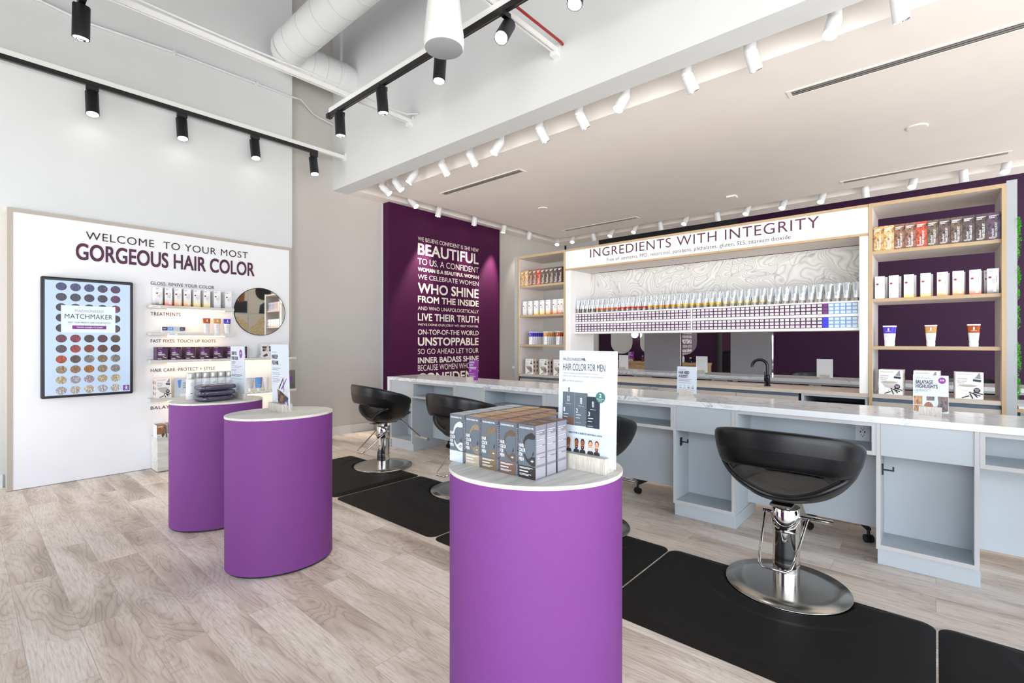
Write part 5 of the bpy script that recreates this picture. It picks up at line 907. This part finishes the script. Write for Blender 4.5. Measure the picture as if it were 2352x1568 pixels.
# duct
t=thing('air_duct','large white round duct with an elbow entering the bulkhead','duct',(-5.75,2.45,4.66)); zc,R=4.66,.19
b=MB(); b.tube([(-5.75,2.7,zc),(-5.75,YB-.001,zc)],R,'wall_white',40); b.build('branch_pipe',t)
b=MB(); b.tube([(-5.75+.2-.2*math.cos(a),2.7-.2*math.sin(a)-.0,zc) for a in [PI/2*i/6 for i in range(7)]],R+.004,'wall_white',40); b.build('elbow',t)
b=MB(); b.tube([(-5.55,2.5,zc),(2.5,2.5,zc)],R,'wall_white',40); b.build('main_pipe',t)
b=MB()
for i in range(14): x=-5.35+.32*i; b.tube([(x-.003,2.5,zc),(x+.003,2.5,zc)],R+.0025,'wall_grey',40)
for i in range(3): y=2.8+.17*i; b.tube([(-5.75,y-.003,zc),(-5.75,y+.003,zc)],R+.0025,'wall_grey',40)
b.build('spiral_seams',t)
b=MB(); b.tube([(-5.75,3.2,zc),(-5.75,3.25,zc)],R+.008,'wall_white',40); b.build('collar',t)
p=PY(779,100,YB-.03); MB().box(p.x-.04,p.x+.04,YB-.04,YB-.0005,zc+R+.1,5.95,'wall_white').build('hanger_strap',t)
# pendant speaker
sx,sy,sz=-2.30,1.985,3.10; t=thing('pendant_speaker','white pendant speaker hanging before the bulkhead','speaker',(sx,sy,sz))
b=MB(); b.lathe([(.02,.46),(.06,.455),(.085,.4),(.105,.25),(.12,.1),(.124,.05),(.122,.02),(.117,.004)],'white_metal',48,(sx,sy,sz)); b.build('housing',t)
b=MB(); b.lathe([(.117,.004),(.105,.0),(1e-5,-.002)],'post_grey',48,(sx,sy,sz)); b.build('grille',t,label='pale grey round grille'); MB().cyl((sx,sy,sz+.46),(sx,sy,6.0),.004,'steel_dark',8).build('hanging_cable',t)
# white heads in the ceiling slot
def white_head(x,y,lab,aim,on,power,grp):
    t=thing('ceiling_spotlight',lab,'spotlight',(x,y,ZC+.2),grp); r=.045; d=Vector(aim).normalized(); c=Vector((x,y,ZC+.005))
    b=MB(); b.tube([(x,y,ZC+.2195),(x,y,ZC+.02)],[r*.92,r*.92],'white_gloss',24,caps=False); b.tube([(x,y,ZC+.02),(x,y,ZC+.005)],[r*.92,r*.75],'white_gloss',24); b.build('mount',t)
    e=c+Vector((d.x,d.y,0))*.035; top=e-d*.02; bot=e+d*.115; u=d.orthogonal().normalized(); w=d.cross(u); n=28
    b=MB(); b.tube([top,bot],[r,r],'white_gloss',n,caps=False); b.add([top+(u*math.cos(2*PI*i/n)+w*math.sin(2*PI*i/n))*r for i in range(n)],[tuple(range(n))],'white_gloss')
    b.add([bot+(u*math.cos(2*PI*i/n)+w*math.sin(2*PI*i/n))*q for q in (r,r*.9) for i in range(n)],[(i,(i+1)%n,n+(i+1)%n,n+i) for i in range(n)],'white_gloss'); b.tube([bot,bot-d*.016],[r*.9,r*.84],'chrome',n,caps=False); b.build('lamp_body',t)
    b=MB(); q=bot-d*.01; b.add([q+(u*math.cos(2*PI*i/n)+w*math.sin(2*PI*i/n))*r*.86 for i in range(n)],[tuple(range(n))],'lens_on'); b.build('lens',t)
    spot(t,bot+d*.012-Vector((x,y,ZC+.2)),d,power,on,WARM,.7); return t
front=[-5.591,-5.295,-4.875,-4.372,-3.901,-3.429,-2.921,-2.461,-1.991,-1.467,-1.004,-.493,-.172]
fa=[(.5,.35,-.6),(.5,.35,-.8),(-.25,-.5,-.9),(.3,.45,-1),(.3,.45,-1),(-.2,-.5,-.9),(.3,.5,-1),(.3,.5,-1),(-.2,-.5,-.9),(.3,.5,-1),(.2,.45,-1),(-.1,-.5,-.9),(.1,.3,-1)]
for i,x in enumerate(front): white_head(x,3.737,f'white ceiling spotlight in the front slot, {nth(i+1)} from left',fa[i],70,SPOT_W*(.3 if i<4 else .4 if i>9 else 1.),'white spotlights in the front slot')
side=[4.381,4.938,5.706,6.447,7.164]; sa=[(.6,.2,-.7),(-.115,-.17,-1),(-.16,-.02,-1),(-.115,-.17,-1),(-.3,.1,-1)]
for i,y in enumerate(side): white_head(-5.82,y,f'white ceiling spotlight in the slot along the purple wall, {nth(i+1)} from front',sa[i],42 if i in (1,2,3) else 60,SPOT_W*((1,11,3,12,.6)[i]),'white spotlights along the purple wall')
back=[-5.80,-5.432,-4.98,-4.547,-4.07,-3.626,-3.151,-2.662,-2.186,-1.688,-1.201,-.723,-.213,.25,.62]
for i,x in enumerate(back):
    tw=i in (0,1,3,4,6,8,9,10,12,14); white_head(x,8.05,f'white ceiling spotlight in the back slot, {nth(i+1)} from left',(-.15 if i>2 else .2,-.55,-1) if tw else (.05,.3,-1),66,SPOT_W*.55,'white spotlights in the back slot')
# ceiling diffusers and discs
def diffuser(x0,x1,y,lab):
    t=thing('slot_diffuser',lab,'vent',((x0+x1)/2,y,ZC),'ceiling slot diffusers'); h=.065
    b=MB(); z0,z1=ZC-.006,ZC-.0005; b.box(x0,x1,y-h,y-h+.022,z0,z1,'ceiling_white'); b.box(x0,x1,y+h-.022,y+h,z0,z1,'ceiling_white'); b.box(x0,x0+.03,y-h+.022,y+h-.022,z0,z1,'ceiling_white'); b.box(x1-.03,x1,y-h+.022,y+h-.022,z0,z1,'ceiling_white'); b.build('frame',t)
    MB().box(x0+.03,x1-.03,y-h+.022,y+h-.022,ZC-.0022,ZC-.0006,'black_ink').build('dark_slots',t)
    b=MB()
    for q in (-.017,.017): b.box(x0+.03,x1-.03,y+q-.007,y+q+.007,z0,ZC-.0025,'silver_tab')
    b.build('vane',t)
diffuser(-5.19,-3.72,4.45,'slot air diffuser in the ceiling nearest the purple wall'); diffuser(-.93,.85,4.55,'long slot air diffuser at the upper right of the ceiling'); diffuser(-5.19,-3.70,7.40,'slot air diffuser at the back left of the ceiling'); diffuser(-.93,.62,7.52,'slot air diffuser at the back right of the ceiling')
for x,y,r,l in ((-.138,6.04,.085,'round white cover plate in the ceiling at the right'),(-4.56,5.93,.07,'small round white cover plate in the ceiling at the left')):
    b=MB(); b.lathe([(r,-.0006),(r,-.008),(r*.9,-.012)],'ceiling_white',32); o=b.build('ceiling_disc'); o.location=(x,y,ZC); tag(o,l,'plate')
o=MB().box(-.06,.06,-.06,.06,-.025,-.0006,'ceiling_white').build('ceiling_sensor'); o.location=(-2.17,7.2,ZC); tag(o,'small square white sensor on the ceiling','sensor')
# lettering on the purple wall
lines=[('WE BELIEVE CONFIDENT IS THE NEW',295,328,-.004),('BEAUTIFUL',347,443,.02),('TO US, A CONFIDENT',470,530,-.004),('WOMAN IS A BEAUTIFUL WOMAN',545,578,.03),('WE CELEBRATE WOMEN',602,642,-.002),('WHO SHINE',672,757,.02),('FROM THE INSIDE',778,835,.025),('AND WHO UNAPOLOGETICALLY',865,895,-.002),('LIVE THEIR TRUTH',922,984,.02),("WE'VE DONE OUR JOB IF WE HELP YOU FEEL",1005,1031,.006),('ON-TOP-OF-THE WORLD',1055,1098,.01),('UNSTOPPABLE',1120,1190,.025),('SO GO AHEAD LET YOUR',1215,1259,-.002),('INNER BADASS SHINE',1285,1335,.025),('BECAUSE WOMEN WHO ARE',1348,1397,-.002),('CONFIDENT',1417,1500,.02)]
t=thing('wall_lettering','cream motivational lettering on the purple wall','lettering',(-6.044,5.4,.8))
for s_,vt,vb,bo in lines:
    wall_text(s_,t,'text_line',-6.0445,(959.6,460+vt/3.5636,460+vb/3.5636),1099.1,'letter_cream',bo)
# move every prototype that was never placed out of the scene
